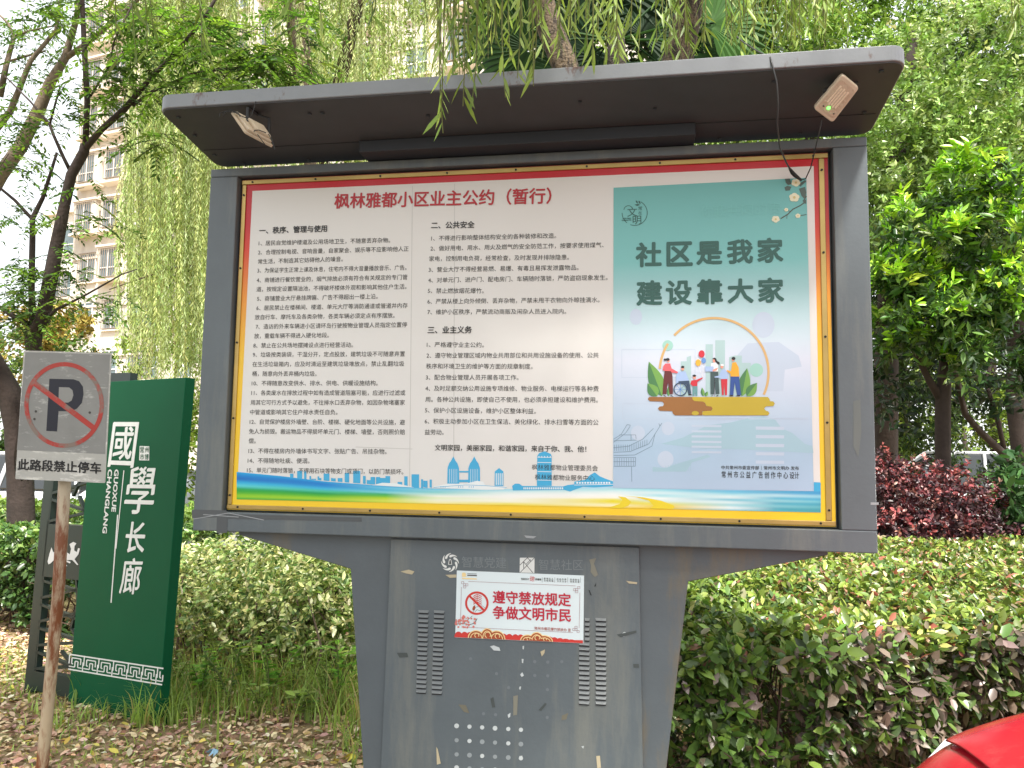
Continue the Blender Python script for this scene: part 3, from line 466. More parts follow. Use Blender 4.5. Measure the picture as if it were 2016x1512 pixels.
for x in (1308, 1464, 1624, 1782): k.line([(x, 420), (x-2, 484)], 3, 2, 1)
k.line([(232, 1000), (330, 990), (400, 1010), (470, 985), (500, 930)], 8, 2, 1); k.line([(330, 990), (390, 940), (440, 900)], 5, 2, 1)
for j in range(46): k.disc(235+rng.random()*260, 900+rng.random()*120+(20 if j % 2 else 0), 7+rng.random()*9, None, 5, 2+j % 3, 8)
def edge(x): return 1165+(x-228)*75/1590
def hump(cx, r, ry, m, q):
    n = 20; k.poly([(cx+r*math.cos(math.pi*i/n), edge(cx+r*math.cos(math.pi*i/n))-3-ry*math.sin(math.pi*i/n)) for i in range(n+1)], m, q)
for cx in (270, 345, 410, 830, 900, 975, 1040, 1400, 1460, 1530, 1600, 1670, 1740): hump(cx, 52 if cx < 1600 else 60, 72 if cx < 1400 else 62-(cx-1400)*.08, 0, 1)
k.poly([(232, 1120), (1000, 1158), (1000, edge(1000)-3), (232, edge(232)-3)], 0, 1); k.poly([(1400, 1190), (1812, 1200), (1812, edge(1812)-3), (1400, edge(1400)-3)], 0, 1)
for cx, r, ry in ((625, 90, 130), (490, 105, 100), (745, 105, 108), (1240, 95, 112), (1130, 95, 76), (1335, 105, 78)):
    hump(cx, r, ry, 3, 3); hump(cx, r-12, ry-12, 4, 4); hump(cx, r-30, ry-30, 3, 5); hump(cx, r-40, ry-40, 4, 6); k.ring(cx+6, edge(cx)-ry*.38, ry*.30, 9, -40, 250, 3, 8, 16)
k.build('printed_artwork', mm, sticker)
# ------------------------------------------------------------------ solar floodlights hung under the roof
plastic = mat('aged_plastic', srgb(200, 184, 162), .5, var=.1, vscale=20); bracket = mat('black_bracket', (.014, .014, .016), .5)
def z8(x, y): return (1580+x*140/1512, 120+y*140/1512)
q = np.array([.0, -.26, 0]); fo = aty(1648, 192, -.325)
fl = thing('solar_floodlight', 'cream rectangular floodlight with a glowing green light, tilted under the roof beside the hanging cable', 'floodlight', fo, 'floodlights under the notice board roof')
FN = np.array([-.10, -.78, -.62]); FP = Plane(fo, FN)
cs = [FP.hit(z8(*c_)) for c_ in ((845, 275), (1212, 575), (640, 1320), (228, 1010))]
def rquad(cs, r):
    out = []
    for i in range(4):
        a, p_, b_ = cs[i-1], cs[i], cs[(i+1) % 4]; u = (a-p_)/np.linalg.norm(a-p_)*r; v = (b_-p_)/np.linalg.norm(b_-p_)*r
        out += [p_+u*(1-t_)**2+v*t_**2 for t_ in (0, .25, .5, .75, 1)]
    return out
m_ = MB(); m_.prism(rquad(cs, .012), -FP.n*.028); body = m_.build('lamp_body', plastic, fl, bevel=.004)
ctr = sum(cs)/4; m_ = MB(); m_.prism([ctr+(c_-ctr)*.55-FP.n*.028 for c_ in cs], -FP.n*.02); m_.build('rear_case', plastic, fl, bevel=.004)
m_ = MB(); m_.prism(rquad([ctr+(c_-ctr)*.8+FP.n*.0008 for c_ in cs], .008), FP.n*.0015); m_.build('lens', mat('lens_plastic', srgb(190, 172, 150), .25, bump=.3, bscale=90), fl)
ax = (cs[1]-cs[0])/np.linalg.norm(cs[1]-cs[0]); ay = (cs[3]-cs[0])/np.linalg.norm(cs[3]-cs[0]); m_ = MB()
for i in range(5):
    for j in range(6): o_ = cs[0]+(cs[1]-cs[0])*(.26+.11*i)+(cs[3]-cs[0])*(.22+.075*j+(.03 if i % 2 else 0))+FP.n*.0022; m_.obox(o_, ax*.006, ay*.012, FP.n*.003)
m_.build('reflector_cell', mat('clear_cell', srgb(232, 214, 190), .2), fl)
m_ = MB(); g = FP.hit(z8(555, 1000), .0025); m_.tube([g, g+FP.n*.003], [.006, .004], 12); m_.build('indicator_light', mat('green_glow', (.10, 1, .08), .3, emit=2.2), fl)
m_ = MB(); m_.tube([FP.hit(z8(430, 950), .0025), FP.hit(z8(465, 968), .003)], .0022, 6); m_.tube([FP.hit(z8(650, 1118), .0025), FP.hit(z8(678, 1128), .003)], .0022, 6); m_.build('switch_slot', bracket, fl)
def strap(m, pts, wd):                                                # flat bent bar
    for a, b_ in zip(pts, pts[1:]): m.tube([a, b_], wd, 6)
m_ = MB(); top = aty(1632, 148, -.20); top = np.array([top[0], -.27, canopy_z(-.27)-.004]); top2 = top+np.array([.055, .02, -.001]); a1 = FP.hit(z8(470, 640), -.02); a2 = FP.hit(z8(1000, 900), -.03)
m_.tube([top, a1], .008, 6); m_.tube([top2, ctr-FP.n*.03], .008, 6); m_.obox(top-[.012, .02, .004], (.085, 0, 0), (0, .04, .005), (0, 0, .008)); m_.build('bracket', bracket, fl)
def z9(x, y): return (430+x*130/1638, 190+y*120/1512)
fo = aty(492, 258, -.24)
fl2 = thing('solar_floodlight', 'cream floodlight seen edge on, its back and loose wires showing, near the rusty roof edge', 'floodlight', fo, 'floodlights under the notice board roof')
def z9d(x, y, yy): return aty(*z9(x, y), yy)
A9, B9, C9, D9 = z9d(290, 400, -.385), z9d(650, 925, -.37), z9d(1340, 1285, -.29), z9d(985, 760, -.31)
bk = np.cross(B9-A9, D9-A9); bk /= np.linalg.norm(bk); bk = bk if bk[2] > 0 else -bk; c9 = (A9+B9+C9+D9)/4
m_ = MB(); m_.prism(rquad([A9, B9, C9, D9], .008), bk*.012); m_.build('lamp_body', plastic, fl2, bevel=.003)
m_ = MB(); m_.prism([c9+(q_-c9)*.86+bk*.0125 for q_ in (A9, B9, C9, D9)], bk*.014); m_.prism([c9+(C9-A9)*.1+(q_-c9)*.55+bk*.027 for q_ in (A9, B9, C9, D9)], bk*.016); m_.build('rear_case', plastic, fl2, bevel=.004)
m_ = MB(); e9 = A9+(B9-A9)*.45+(D9-A9)*.3+bk*.02; f9 = A9+(D9-A9)*.95+(C9-D9)*.6+bk*.03
def up9(q_, dx=0): return np.array([q_[0]+dx, q_[1], canopy_z(q_[1])-.009])
m_.tube([up9(e9), e9], .006, 6); m_.tube([up9(f9, -.05), up9(f9)+[0, 0, -.02], f9], .006, 6); m_.tube([up9(e9), up9(f9, -.05)], .007, 6); m_.build('bracket', bracket, fl2)
m_ = MB()
for pts in (((20, 500), (40, 420), (120, 380), (260, 370), (420, 400), (600, 500), (700, 530), (820, 500)), ((120, 480), (160, 400), (280, 330), (500, 410), (540, 500)), ((970, 940), (1100, 1120), (1150, 1180)), ((1240, 930), (1330, 1080), (1400, 1310)), ((930, 120), (890, 280), (830, 450)), ((880, 880), (900, 840), (1000, 830), (1180, 900))):
    m_.tube([aty(*z9(*q_), -.40) for q_ in pts], .0018, 6)
m_.build('loose_wire', black, fl2)
# the cable that runs over the roof and hangs in front of the poster
cb = MB(); cp = [(1455, 78, .3), (1480, 95, .06), (1500, 108, -.2)]
pts = [aty(*q_) for q_ in ((1440, 62, .35), (1462, 82, .12), (1490, 100, -.15))]
pts += [aty(px, py, y) for px, py, y in ((1516, 113, -.384), (1521, 130, -.392), (1529, 160, -.39), (1532, 200, -.37), (1530, 245, -.34), (1535, 290, -.26), (1548, 320, -.12), (1556, 334, -.03))]
cb.tube(pts, .003, 6)
cb.tube([aty(1618, 236, -.24), aty(1612, 262, -.2), aty(1606, 290, -.12), aty(1596, 330, -.03), aty(1586, 352, .005), aty(1578, 354, .005)], .0022, 6)
cable = tag(cb.build('hanging_cable', mat('cable_sheath', (.03, .03, .032), .45), smooth=True), 'thin dark cable looped from the roof edge down over the poster corner', 'cable')
m_ = MB(); m_.tube([aty(1554, 331, -.03), aty(1560, 340, -.015), aty(1566, 346, -.008), aty(1578, 355, .004)], [.0042, .0075, .0075, .004], 8); m_.build('plug_connector', black, cable)
# ================================================================== no-parking sign
NPD = 3.5
c3 = [atd(47, 690, 3.50), atd(220, 695, 3.47), atd(30, 943, 3.50)]
nrm = np.cross(c3[1]-c3[0], c3[2]-c3[0]); nrm = nrm if nrm @ (CAM-c3[0]) > 0 else -nrm
NP = Plane(c3[0], nrm); base = atd(68, 1590, 3.62)
nps = thing('no_parking_sign', 'scratched white no-parking plate with red slashed circle on a rusty pole', 'sign', (base[0], base[1], 0))
cor = [NP.hit(q_) for q_ in ((47, 690), (220, 695), (207, 951), (30, 943))]
m_ = MB(); m_.prism(rquad(cor, .006), -NP.n*.0025); plate = m_.build('plate', stained('worn_white_plate', srgb(176, 175, 170), srgb(214, 212, 206), 9, .52, .62, .5, (1, 1, 4)), nps)
k = Ink(NP, .0006); k.poly([(50, 693), (217, 698), (207, 894), (33, 886)])
k.build('grey_field', stained('scuffed_grey_film', srgb(134, 134, 132), srgb(176, 175, 172), 13, .56, .66, .5, (1, 1, 3), var=.16), plate)
k = Ink(NP, .001); k.tr = lambda q: (q[0]*.27778, 660+q[1]*.27778)
k.poly([(350, 308), (520, 312), (560, 325), (588, 365), (592, 420), (580, 480), (545, 520), (500, 540), (415, 538), (404, 682), (328, 678)], 1, 0)
k.poly([(418, 368), (490, 370), (514, 390), (520, 425), (508, 462), (482, 478), (414, 476)], 2, 1)
k.ring(454, 494, 282, 30, 0, 360, 0, 2, 64, ry=304); k.line([(245, 340), (660, 655)], 38, 0, 3)
write(k, '此路段禁止停车', (128, 915), (716, 942), .024, em=.053, m=3, mid=.38)
for x, y in ((254, 540), (244, 594), (636, 548)): k.disc(x, y, 9, None, 4, 1, 10)
redm = stained('faded_red_film', srgb(168, 56, 50), srgb(128, 112, 104), 7, .46, .56, .45)
k.build('symbol', [redm, mat('navy_film', srgb(26, 30, 46), .45), mat('letter_counter_grey', srgb(140, 140, 138), .5), mat('black_film', srgb(28, 28, 32), .5), mat('bolt_hole', (.05, .045, .04), .6)], plate)
m_ = MB(); tp = NP.hit((133, 735), -.03); m_.tube([atd(128, 940, 3.54), atd(114, 1180, 3.57), atd(84, 1500, 3.62), np.array([base[0], base[1], -.1])], .0265, 16); m_.tube([tp, atd(128, 940, 3.54)], .0265, 16)
m_.build('pole', stained('rusty_pole', srgb(176, 160, 136), srgb(116, 66, 36), 9, .44, .54, .6, (1, 1, .16), bump=.05), nps, smooth=True)
# ================================================================== green name sign
A_, B_ = atz(133, 1385), atz(309, 1432); hd = B_-A_; hd /= np.linalg.norm(hd); gn = np.array([hd[1], -hd[0], 0.]); gn = gn if gn @ (CAM-A_) > 0 else -gn
GP = Plane(A_, gn); gs = thing('name_sign', 'tall green slab sign with white brush-style lettering and a key-pattern band at its foot', 'sign', (A_+B_)/2)
green = stained('deep_green_paint', srgb(4, 80, 50), srgb(8, 88, 58), 2, .6, .8, .5, var=.05); green.node_tree.nodes['Principled BSDF'].inputs['Specular IOR Level'].default_value = .18
cor = [GP.hit((186, 753)), GP.hit((366, 743)), np.array([B_[0], B_[1], -.05]), np.array([A_[0], A_[1], -.05])]
m_ = MB(); m_.prism(cor, -gn*.066); m_.build('slab', green, gs, bevel=.004)
k = Ink(GP, .0015); wl = mat('white_sign_lettering', srgb(218, 220, 216), .4, var=.06, vscale=30); up_ = (GP.hit((186, 753))-GP.hit((134, 1318))); up_ /= np.linalg.norm(up_)
k.tr = lambda q: (q[0]*.27778, 660+q[1]*.27778)
def big(ch, x0, x1, yc, hpx, bold=.016, sh=0.):
    a, b_ = k.pt((x0, yc)), k.pt((x0, yc+hpx)); write(k, ch, (x0, yc), (x1, yc+4), bold, em=np.linalg.norm(b_-a)/.92, up=up_, shear=sh)
big('國', 786, 964, 765, 330, .013, .06); big('學', 895, 1098, 1096, 335, .013, .06)
k.tr = lambda q: (q[0]*.31227, 1040+q[1]*.31214)
big('长', 795, 915, 55, 190, .02, .06); big('廊', 765, 888, 300, 225, .013, .06)
k.line([(742, -85), (700, 470)], 7); k.tr = lambda q: (q[0]*.27778, 660+q[1]*.27778); k.line([(878, 958), (822, 1512)], 6)
def vertical(txt, a, b_, size):                                       # lettering turned a quarter and run down the slab
    P0, P1 = k.pt(a, 1), k.pt(b_, 1); V, F = glyphs(txt); e = (P1-P0)/np.linalg.norm(P1-P0); s_ = np.linalg.norm(P1-P0)/(V[:, 0].max()-V[:, 0].min()); x = V[:, 0]-V[:, 0].min()
    side = np.cross(GP.n, e); q_ = k.pt((a[0]+100, a[1]), 1)-P0; side = side if side @ q_ > 0 else -side
    for i, (dx, dy) in enumerate(strokes(.03)): k.add(P0+np.outer((x+dx)*s_, e)+np.outer((V[:, 1]+dy-.345)*size, side)+GP.n*i*.0002, F)
vertical('GUOXUE', (828, 952), (806, 1250), .055); vertical('CHANGLANG', (782, 952), (742, 1402), .055)
k.poly([(990, 785), (1058, 787), (1057, 888), (986, 886)], 0); write(k, '常', (993, 812), (1020, 812), .01, m=1, k=3); write(k, '州', (1028, 812), (1053, 812), .01, m=1, k=3); write(k, '市', (993, 862), (1020, 862), .01, m=1, k=3); write(k, '博', (1026, 862), (1053, 862), .01, m=1, k=3)
# key-pattern band
k.tr = lambda q: (q[0]*.31227, 1040+q[1]*.31214)
TL_, TR_, BR_, BL_ = (438, 795), (1030, 885), (1022, 987), (430, 888)
def band(u, v): f = u/6.4; return (TL_[0]+(TR_[0]-TL_[0])*f+(BL_[0]-TL_[0])*v, TL_[1]+(TR_[1]-TL_[1])*f+(BL_[1]-TL_[1]+(BR_[1]-TR_[1]-BL_[1]+TL_[1])*f)*v)
def bl(pts, wd=8): k.line([band(*q_) for q_ in pts], wd)
bl([(0, 0), (6.4, 0)], 9); bl([(0, 1), (6.4, 1)], 9)
for i in range(7):
    o = i
    for P_ in ([(o+.02, 0), (o+.02, .62)], [(o+.02, .8), (o+.42, .8), (o+.42, .4), (o+.62, .4)], [(o+.2, .2), (o+.8, .2), (o+.8, .6)], [(o+.2, .2), (o+.2, .6), (o+.3, .6)], [(o+.96, 1), (o+.96, .4)], [(o+.62, .4), (o+.62, .8), (o+.9, .8)]):
        Q = [(min(u, 6.4), v) for u, v in P_ if u <= 6.45]
        if len(Q) > 1: bl(Q, 7)
k.build('white_lettering', [wl, green], gs, fix=False)
# ================================================================== lattice screen behind the sign
lp_base = atz(48, 1362); LP = Plane(lp_base, gn)
ls = thing('lattice_screen', 'dark green lattice screen with a white animal figure, half hidden behind the green slab sign', 'screen', lp_base)
lat = mat('slate_green_steel', srgb(34, 48, 45), .4, var=.08); thk = -LP.n*.05
def lpt(f, y):                                                       # f: 0 at the outer upright, 1 at the inner one; y in photo pixels along the upright
    x = np.interp(y, [700, 949, 1040, 1355], [110, 89, 74, 47])+f*np.interp(y, [700, 1355], [150, 150]); return LP.hit((x, y+f*np.interp(y, [700, 949, 1355], [-2, 4, 30])))
m_ = MB()
def bar4(f0, y0, f1, y1, wf, wy):                                     # straight flat bar between two points
    a, b_ = lpt(f0, y0), lpt(f1, y1); e = b_-a; e /= np.linalg.norm(e); sd_ = np.cross(LP.n, e)*wf
    m_.prism([a-sd_, b_-sd_, b_+sd_, a+sd_], thk*wy)
m_.prism([lpt(0, 735), lpt(.11, 735), lpt(.11, 1360), lpt(0, 1362)], thk); m_.prism([lpt(.9, 735), lpt(1, 735), lpt(1, 1360), lpt(.9, 1360)], thk)
for y0, y1 in ((735, 752), (1030, 1133), (1318, 1356)): m_.prism([lpt(.111, y0), lpt(.899, y0), lpt(.899, y1), lpt(.111, y1)], thk)
m_.build('frame', lat, ls)
m_ = MB(); rr = random.Random(3)
for y0, y1 in ((752, 1030), (1133, 1318)):
    n = 5 if y1-y0 > 200 else 4
    for i in range(n):
        a = y0+(y1-y0)*i/n; b_ = y0+(y1-y0)*(i+1)/n
        bar4(.11, a+8, .9, b_-rr.uniform(0, 25), .008, .5); bar4(.9, a+rr.uniform(0, 20), .11, b_-4, .008, .62); bar4(.45+rr.uniform(-.2, .2), a, .55+rr.uniform(-.25, .25), b_, .008, .4)
    bar4(.13, y0, .13, y1, .006, .7)
m_.build('lattice', lat, ls)
k = Ink(LP, .002); k.tr = lambda q: (q[0]*.31227, 1040+q[1]*.31214)
k.poly([(300, 210), (312, 160), (325, 120), (335, 150), (420, 150), (440, 165), (448, 130), (438, 100), (462, 86), (482, 96), (470, 112), (468, 140), (485, 150), (492, 125), (504, 128), (494, 165), (470, 195), (494, 230), (486, 232), (455, 200), (415, 200), (446, 212), (440, 222), (405, 206), (424, 238), (416, 240), (395, 205), (340, 200), (318, 222), (305, 228)])
k.build('animal_figure', mat('white_steel_figure', srgb(206, 206, 204), .5), ls)
# ================================================================== ground
def ground_mat(name, cols, scale, rough=.95, bump=.6):
    m = bpy.data.materials.new(name); m.use_nodes = True; t = m.node_tree; p = t.nodes['Principled BSDF']; p.inputs['Roughness'].default_value = rough; p.inputs['Specular IOR Level'].default_value = .2
    tc = t.nodes.new('ShaderNodeTexCoord'); n = t.nodes.new('ShaderNodeTexNoise'); n.inputs['Scale'].default_value = scale; n.inputs['Detail'].default_value = 10; n.inputs['Roughness'].default_value = .7
    t.links.new(tc.outputs['Object'], n.inputs['Vector']); cr = t.nodes.new('ShaderNodeValToRGB'); e = cr.color_ramp.elements
    e[0].position = .35; e[0].color = (*cols[0], 1); e[1].position = .68; e[1].color = (*cols[-1], 1)
    for i, c_ in enumerate(cols[1:-1]): x = e.new(.35+.33*(i+1)/(len(cols)-1)); x.color = (*c_, 1)
    t.links.new(n.outputs[0], cr.inputs[0]); t.links.new(cr.outputs[0], p.inputs['Base Color'])
    n2 = t.nodes.new('ShaderNodeTexNoise'); n2.inputs['Scale'].default_value = scale*5; b = t.nodes.new('ShaderNodeBump'); b.inputs['Strength'].default_value = bump; b.inputs['Distance'].default_value = .03
    t.links.new(tc.outputs['Object'], n2.inputs['Vector']); t.links.new(n2.outputs[0], b.inputs['Height']); t.links.new(b.outputs[0], p.inputs['Normal']); return m
m_ = MB(); m_.add([(-400, -400, 0), (400, -400, 0), (400, 400, 0), (-400, 400, 0)], [(0, 1, 2, 3)])
tag(m_.build('ground', ground_mat('leafy_soil', [srgb(104, 88, 66), srgb(138, 118, 90), srgb(132, 124, 84), srgb(168, 148, 118)], 2.2), fix=False), kind='structure')
asph = ground_mat('asphalt', [(.05, .05, .05), (.075, .074, .072)], 6, .9, .2)
m_ = MB(); m_.add([(-60, -9, .004), (60, -9, .004), (60, -.35, .004), (-60, -.35, .004)], [(0, 1, 2, 3)]); tag(m_.build('road', asph, fix=False), kind='structure')
m_ = MB(); m_.add([(-60, 8.6, .004), (60, 8.6, .004), (60, 14.5, .004), (-60, 14.5, .004)], [(0, 1, 2, 3)]); tag(m_.build('pavement', ground_mat('pale_concrete', [(.22, .22, .21), (.3, .3, .29)], 3, .9, .1), fix=False), kind='structure')
# ================================================================== foliage: many leaf-sized faces
LEAF6 = (np.array([(0, 0, 0), (.22, .34, .10), (.22, -.34, .10), (.6, .40, .10), (.6, -.40, .10), (1, 0, -.06), (.4, 0, 0), (.75, 0, -.02)]), [(0, 6, 1), (0, 2, 6), (6, 7, 3, 1), (6, 2, 4, 7), (7, 5, 3), (7, 4, 5)])
LEAF4 = (np.array([(0, 0, 0), (.45, .5, .10), (1, 0, -.04), (.45, -.5, .10)]), [(0, 2, 1), (0, 3, 2)])
def unit(a): return a/(np.linalg.norm(a, axis=-1, keepdims=True)+1e-9)
def leaf_mesh(name, base, dirn, nrm, ln, wd, col, material, parent=None, tmpl=LEAF4, extra=None):
    T, Fq = tmpl; n = len(base); d = unit(dirn); s = unit(np.cross(d, nrm)); u = np.cross(s, d); ln = np.broadcast_to(ln, n)[:, None, None]; wd = np.broadcast_to(wd, n)[:, None, None]
    V = base[:, None] + d[:, None]*T[None, :, :1]*ln + s[:, None]*T[None, :, 1:2]*wd + u[:, None]*T[None, :, 2:]*wd
    k_ = len(T); V = V.reshape(-1, 3); loops = []; tot = []
    for q in Fq: tot.append(len(q)); loops += list(q)
    L = (np.arange(n)[:, None]*k_ + np.array(loops)[None]).ravel(); tot = np.tile(tot, n); C_ = np.repeat(np.asarray(col), k_, axis=0)
    if extra is not None and extra.v:                                  # twigs carried in the same mesh
        ev = np.array(extra.v); off = len(V); V = np.r_[V, ev]; L = np.r_[L, np.array([i+off for f in extra.f for i in f])]; tot = np.r_[tot, [len(f) for f in extra.f]]; C_ = np.r_[C_, np.array(extra.c)]
    me = bpy.data.meshes.new(name); me.vertices.add(len(V)); me.vertices.foreach_set('co', V.astype('f4').ravel())
    me.loops.add(len(L)); me.loops.foreach_set('vertex_index', L.astype('i4')); me.polygons.add(len(tot)); me.polygons.foreach_set('loop_start', np.r_[0, np.cumsum(tot)[:-1]].astype('i4'))
    me.update(calc_edges=True); a = me.attributes.new('tint', 'FLOAT_COLOR', 'POINT'); a.data.foreach_set('color', np.c_[C_, np.ones(len(C_))].astype('f4').ravel())
    me.materials.append(material); return put(name, me, parent)
leaf_thin = attr_mat('thin_leaf', .5, .45, .35); leaf_gloss = attr_mat('glossy_leaf', .34, .24, .5, tcol=(1.1, 1.15, .7)); leaf_dull = attr_mat('dull_leaf', .6, .3, .3, tcol=(1.1, 1, .6)); dry_leaf = attr_mat('dry_leaf', .75, .1, .2)
def pick(n, cols, jit=.22):
    c_ = np.array([srgb(*q[:3]) for q in cols]); w_ = np.array([q[3] if len(q) > 3 else 1 for q in cols], float); i = rng.choice(len(cols), n, p=w_/w_.sum())
    return np.clip(c_[i]*(1+rng.normal(0, jit, (n, 1)))*(1+rng.normal(0, .06, (n, 3))), .003, .9)
def rvec(n): return unit(rng.normal(size=(n, 3)))
def sprigs(pos, axis, L, k, ln, wd, cols, up=.6, spread=1., droop=0., colv=None, lj=.25):
    """k leaves along a short shoot at every pos"""
    n = len(pos); t = np.tile((np.arange(k)+.6)/k, n); P_ = np.repeat(pos, k, 0); A = np.repeat(unit(axis), k, 0); m = n*k
    side = unit(np.cross(A, rvec(m))); B_ = P_ + A*(t*L)[:, None]; D = unit(A*.55 + side*spread - np.array([0, 0, droop])); N = unit(np.array([0, 0, up]) + rvec(m)*.75)
    c_ = pick(m, cols) if colv is None else np.repeat(colv, k, 0)*(1+rng.normal(0, .15, (m, 1)))
    s_ = np.clip(rng.normal(1, lj, m), .45, 1.6); return B_, D, N, ln*s_, wd*s_, np.clip(c_, .003, .9)
def blob_points(blobs, n, shell=.45, clump=0):
    """points in and near the skin of a set of ellipsoids (cx, cy, cz, rx, ry, rz)"""
    b = np.array(blobs, float); v = (b[:, 3]*b[:, 4]+b[:, 4]*b[:, 5]+b[:, 3]*b[:, 5]); i = rng.choice(len(b), n, p=v/v.sum()); d = rvec(n); r = 1-shell*rng.random(n)**1.6 + rng.normal(0, .06, n)
    if clump:                                                         # shoots gather on boughs: tufts with shaded gaps between them
        kc = max(8, n//clump); ci_ = rng.choice(len(b), kc, p=v/v.sum()); cd_ = rvec(kc); cr_ = 1-shell*rng.random(kc)**1.5; j = rng.integers(0, kc, n); i = ci_[j]; d = unit(cd_[j]+rng.normal(0, .17, (n, 3))*np.array([1.15, 1.15, .75])); r = cr_[j]+rng.normal(0, .07, n)
    # lumps: the skin swells and sinks so the outline is uneven
    ph = np.sin(d[:, 0]*5+i)+np.sin(d[:, 1]*6+2*i)+np.sin(d[:, 2]*7+3*i); r = r*(1+.07*ph)
    return b[i, :3]+d*b[i, 3:]*r[:, None], d
def crown(name, parent, blobs, n, k, ln, wd, cols, material, L=.25, up=.6, droop=.1, shell=.45, tmpl=LEAF4, young=None, extra=None, spread=1., upaxis=.5, ycut=.25, clump=0):
    P_, d = blob_points(blobs, n, shell, clump); ax = unit(d + rvec(n)*.6 + np.array([0, 0, upaxis])); colv = None
    if young is not None:                                             # fresh shoots at the tips, of another colour
        c_ = pick(n, cols); y = pick(n, young); m = (d[:, 2]+rng.normal(0, .35, n)) > ycut; c_[m] = y[m]; colv = c_
    B_, D, N, l_, w_, c_ = sprigs(P_, ax, L, k, ln, wd, cols, up, spread, droop, colv); return leaf_mesh(name, B_, D, N, l_, w_, c_, material, parent, tmpl, extra)
bark = stained('bark', srgb(92, 78, 64), srgb(60, 52, 44), 14, .45, .6, .9, (1, 1, .3), bump=.5); dark_bark = mat('dark_bark', srgb(58, 48, 44), .9, bump=.4, bscale=30, var=.3, vscale=10); pale_bark = stained('pale_bark', srgb(122, 108, 92), srgb(84, 74, 62), 12, .45, .6, .9, (1, 1, .25), bump=.4)
def limb(m, pts, n=8):                                                # (px, py, depth, width in photo pixels)
    m.tube([atd(p_[0], p_[1], p_[2]) for p_ in pts], [p_[3]*p_[2]/FPX/2 for p_ in pts], n)
# ------------------------------------------------------------------ left trees: fine compound leaves on dark limbs
lt = thing('leafy_tree', 'slender dark-limbed tree with feathery leaves, forking behind the no-parking plate', 'tree', (*atd(42, 1180, 7.4)[:2], 0))
m_ = MB()
limb(m_, [(42, 1205, 7.4, 58), (42, 1060, 7.4, 50), (40, 940, 7.4, 47), (34, 840, 7.4, 46), (18, 770, 7.35, 42), (-20, 705, 7.3, 40), (-70, 640, 7.2, 34)], 12)
limb(m_, [(40, 960, 7.4, 40), (58, 800, 7.3, 30), (66, 700, 7.2, 26), (66, 650, 7.1, 34)], 10)
limb(m_, [(66, 655, 7.1, 24), (84, 630, 7.05, 27), (100, 545, 7., 26), (112, 480, 6.95, 24), (128, 400, 6.9, 20), (140, 345, 6.85, 19), (165, 300, 6.8, 19), (168, 285, 6.78, 18)], 10)
limb(m_, [(168, 290, 6.78, 12), (172, 200, 6.7, 11), (166, 100, 6.6, 10), (162, 0, 6.5, 9), (158, -60, 6.4, 8)])
limb(m_, [(168, 292, 6.78, 13), (200, 255, 6.7, 12), (245, 215, 6.6, 12), (300, 150, 6.5, 9), (350, 100, 6.4, 8), (400, 40, 6.3, 7), (440, -30, 6.2, 6)])
limb(m_, [(262, 207, 6.6, 7), (300, 180, 6.5, 6), (380, 145, 6.4, 6), (430, 137, 6.3, 6), (520, 130, 6.2, 4), (610, 160, 6.1, 3), (650, 178, 6.1, 2)])
limb(m_, [(66, 655, 7.1, 14), (62, 570, 7.2, 12), (64, 470, 7.2, 11), (64, 430, 7.2, 10), (84, 390, 7.2, 8), (100, 340, 7.1, 6), (112, 300, 7.1, 5)])
limb(m_, [(64, 432, 7.2, 7), (30, 395, 7.2, 6), (0, 370, 7.2, 5), (-40, 340, 7.1, 4)])
limb(m_, [(140, 340, 6.85, 8), (125, 310, 6.8, 7), (105, 265, 6.8, 6), (98, 245, 6.8, 6), (60, 200, 6.8, 4), (10, 150, 6.8, 3)])
limb(m_, [(178, 190, 6.7, 4), (215, 130, 6.6, 4), (225, 80, 6.5, 3), (260, 10, 6.4, 3)])
limb(m_, [(98, 245, 6.8, 4), (110, 200, 6.8, 4), (118, 172, 6.8, 3)]); limb(m_, [(430, 137, 6.3, 4), (450, 160, 6.3, 3), (520, 195, 6.25, 3)]); limb(m_, [(84, 635, 7.05, 8), (110, 610, 7., 6), (170, 580, 6.9, 4), (240, 540, 6.8, 3), (270, 530, 6.8, 2)])
limb(m_, [(56, 640, 7.1, 12), (30, 625, 7.1, 10), (0, 605, 7.1, 8), (-40, 590, 7.1, 6)])
m_.build('trunk', dark_bark, lt, smooth=True)
lt2 = thing('leafy_tree', 'feathery-leaved tree with bare pale limbs slanting in against the white sky', 'tree', (*atd(-150, 1150, 8.2)[:2], 0))
m_ = MB()
limb(m_, [(-160, 1190, 8.2, 50), (-150, 800, 8.1, 44), (-100, 520, 8., 36), (0, 345, 7.9, 28), (40, 290, 7.85, 26), (75, 220, 7.8, 24), (100, 160, 7.75, 20), (128, 115, 7.7, 15), (150, 40, 7.6, 11), (160, -40, 7.5, 9)], 10)
limb(m_, [(128, 115, 7.7, 12), (165, 90, 7.65, 11), (220, 45, 7.6, 9), (270, 0, 7.5, 8), (300, -30, 7.5, 7)])
limb(m_, [(-100, 420, 8., 20), (-20, 270, 7.9, 14), (20, 220, 7.9, 12), (60, 120, 7.8, 9), (110, 60, 7.8, 7), (120, -10, 7.8, 6)]); limb(m_, [(0, 190, 7.9, 12), (12, 130, 7.9, 10), (28, 70, 7.9, 8), (15, 45, 7.9, 5), (0, 30, 7.9, 4)]); limb(m_, [(28, 72, 7.9, 5), (60, 60, 7.9, 4), (110, 50, 7.9, 3)]); limb(m_, [(20, 120, 7.9, 5), (60, 108, 7.9, 4), (90, 100, 7.9, 3)])
m_.build('trunk', pale_bark, lt2, smooth=True)
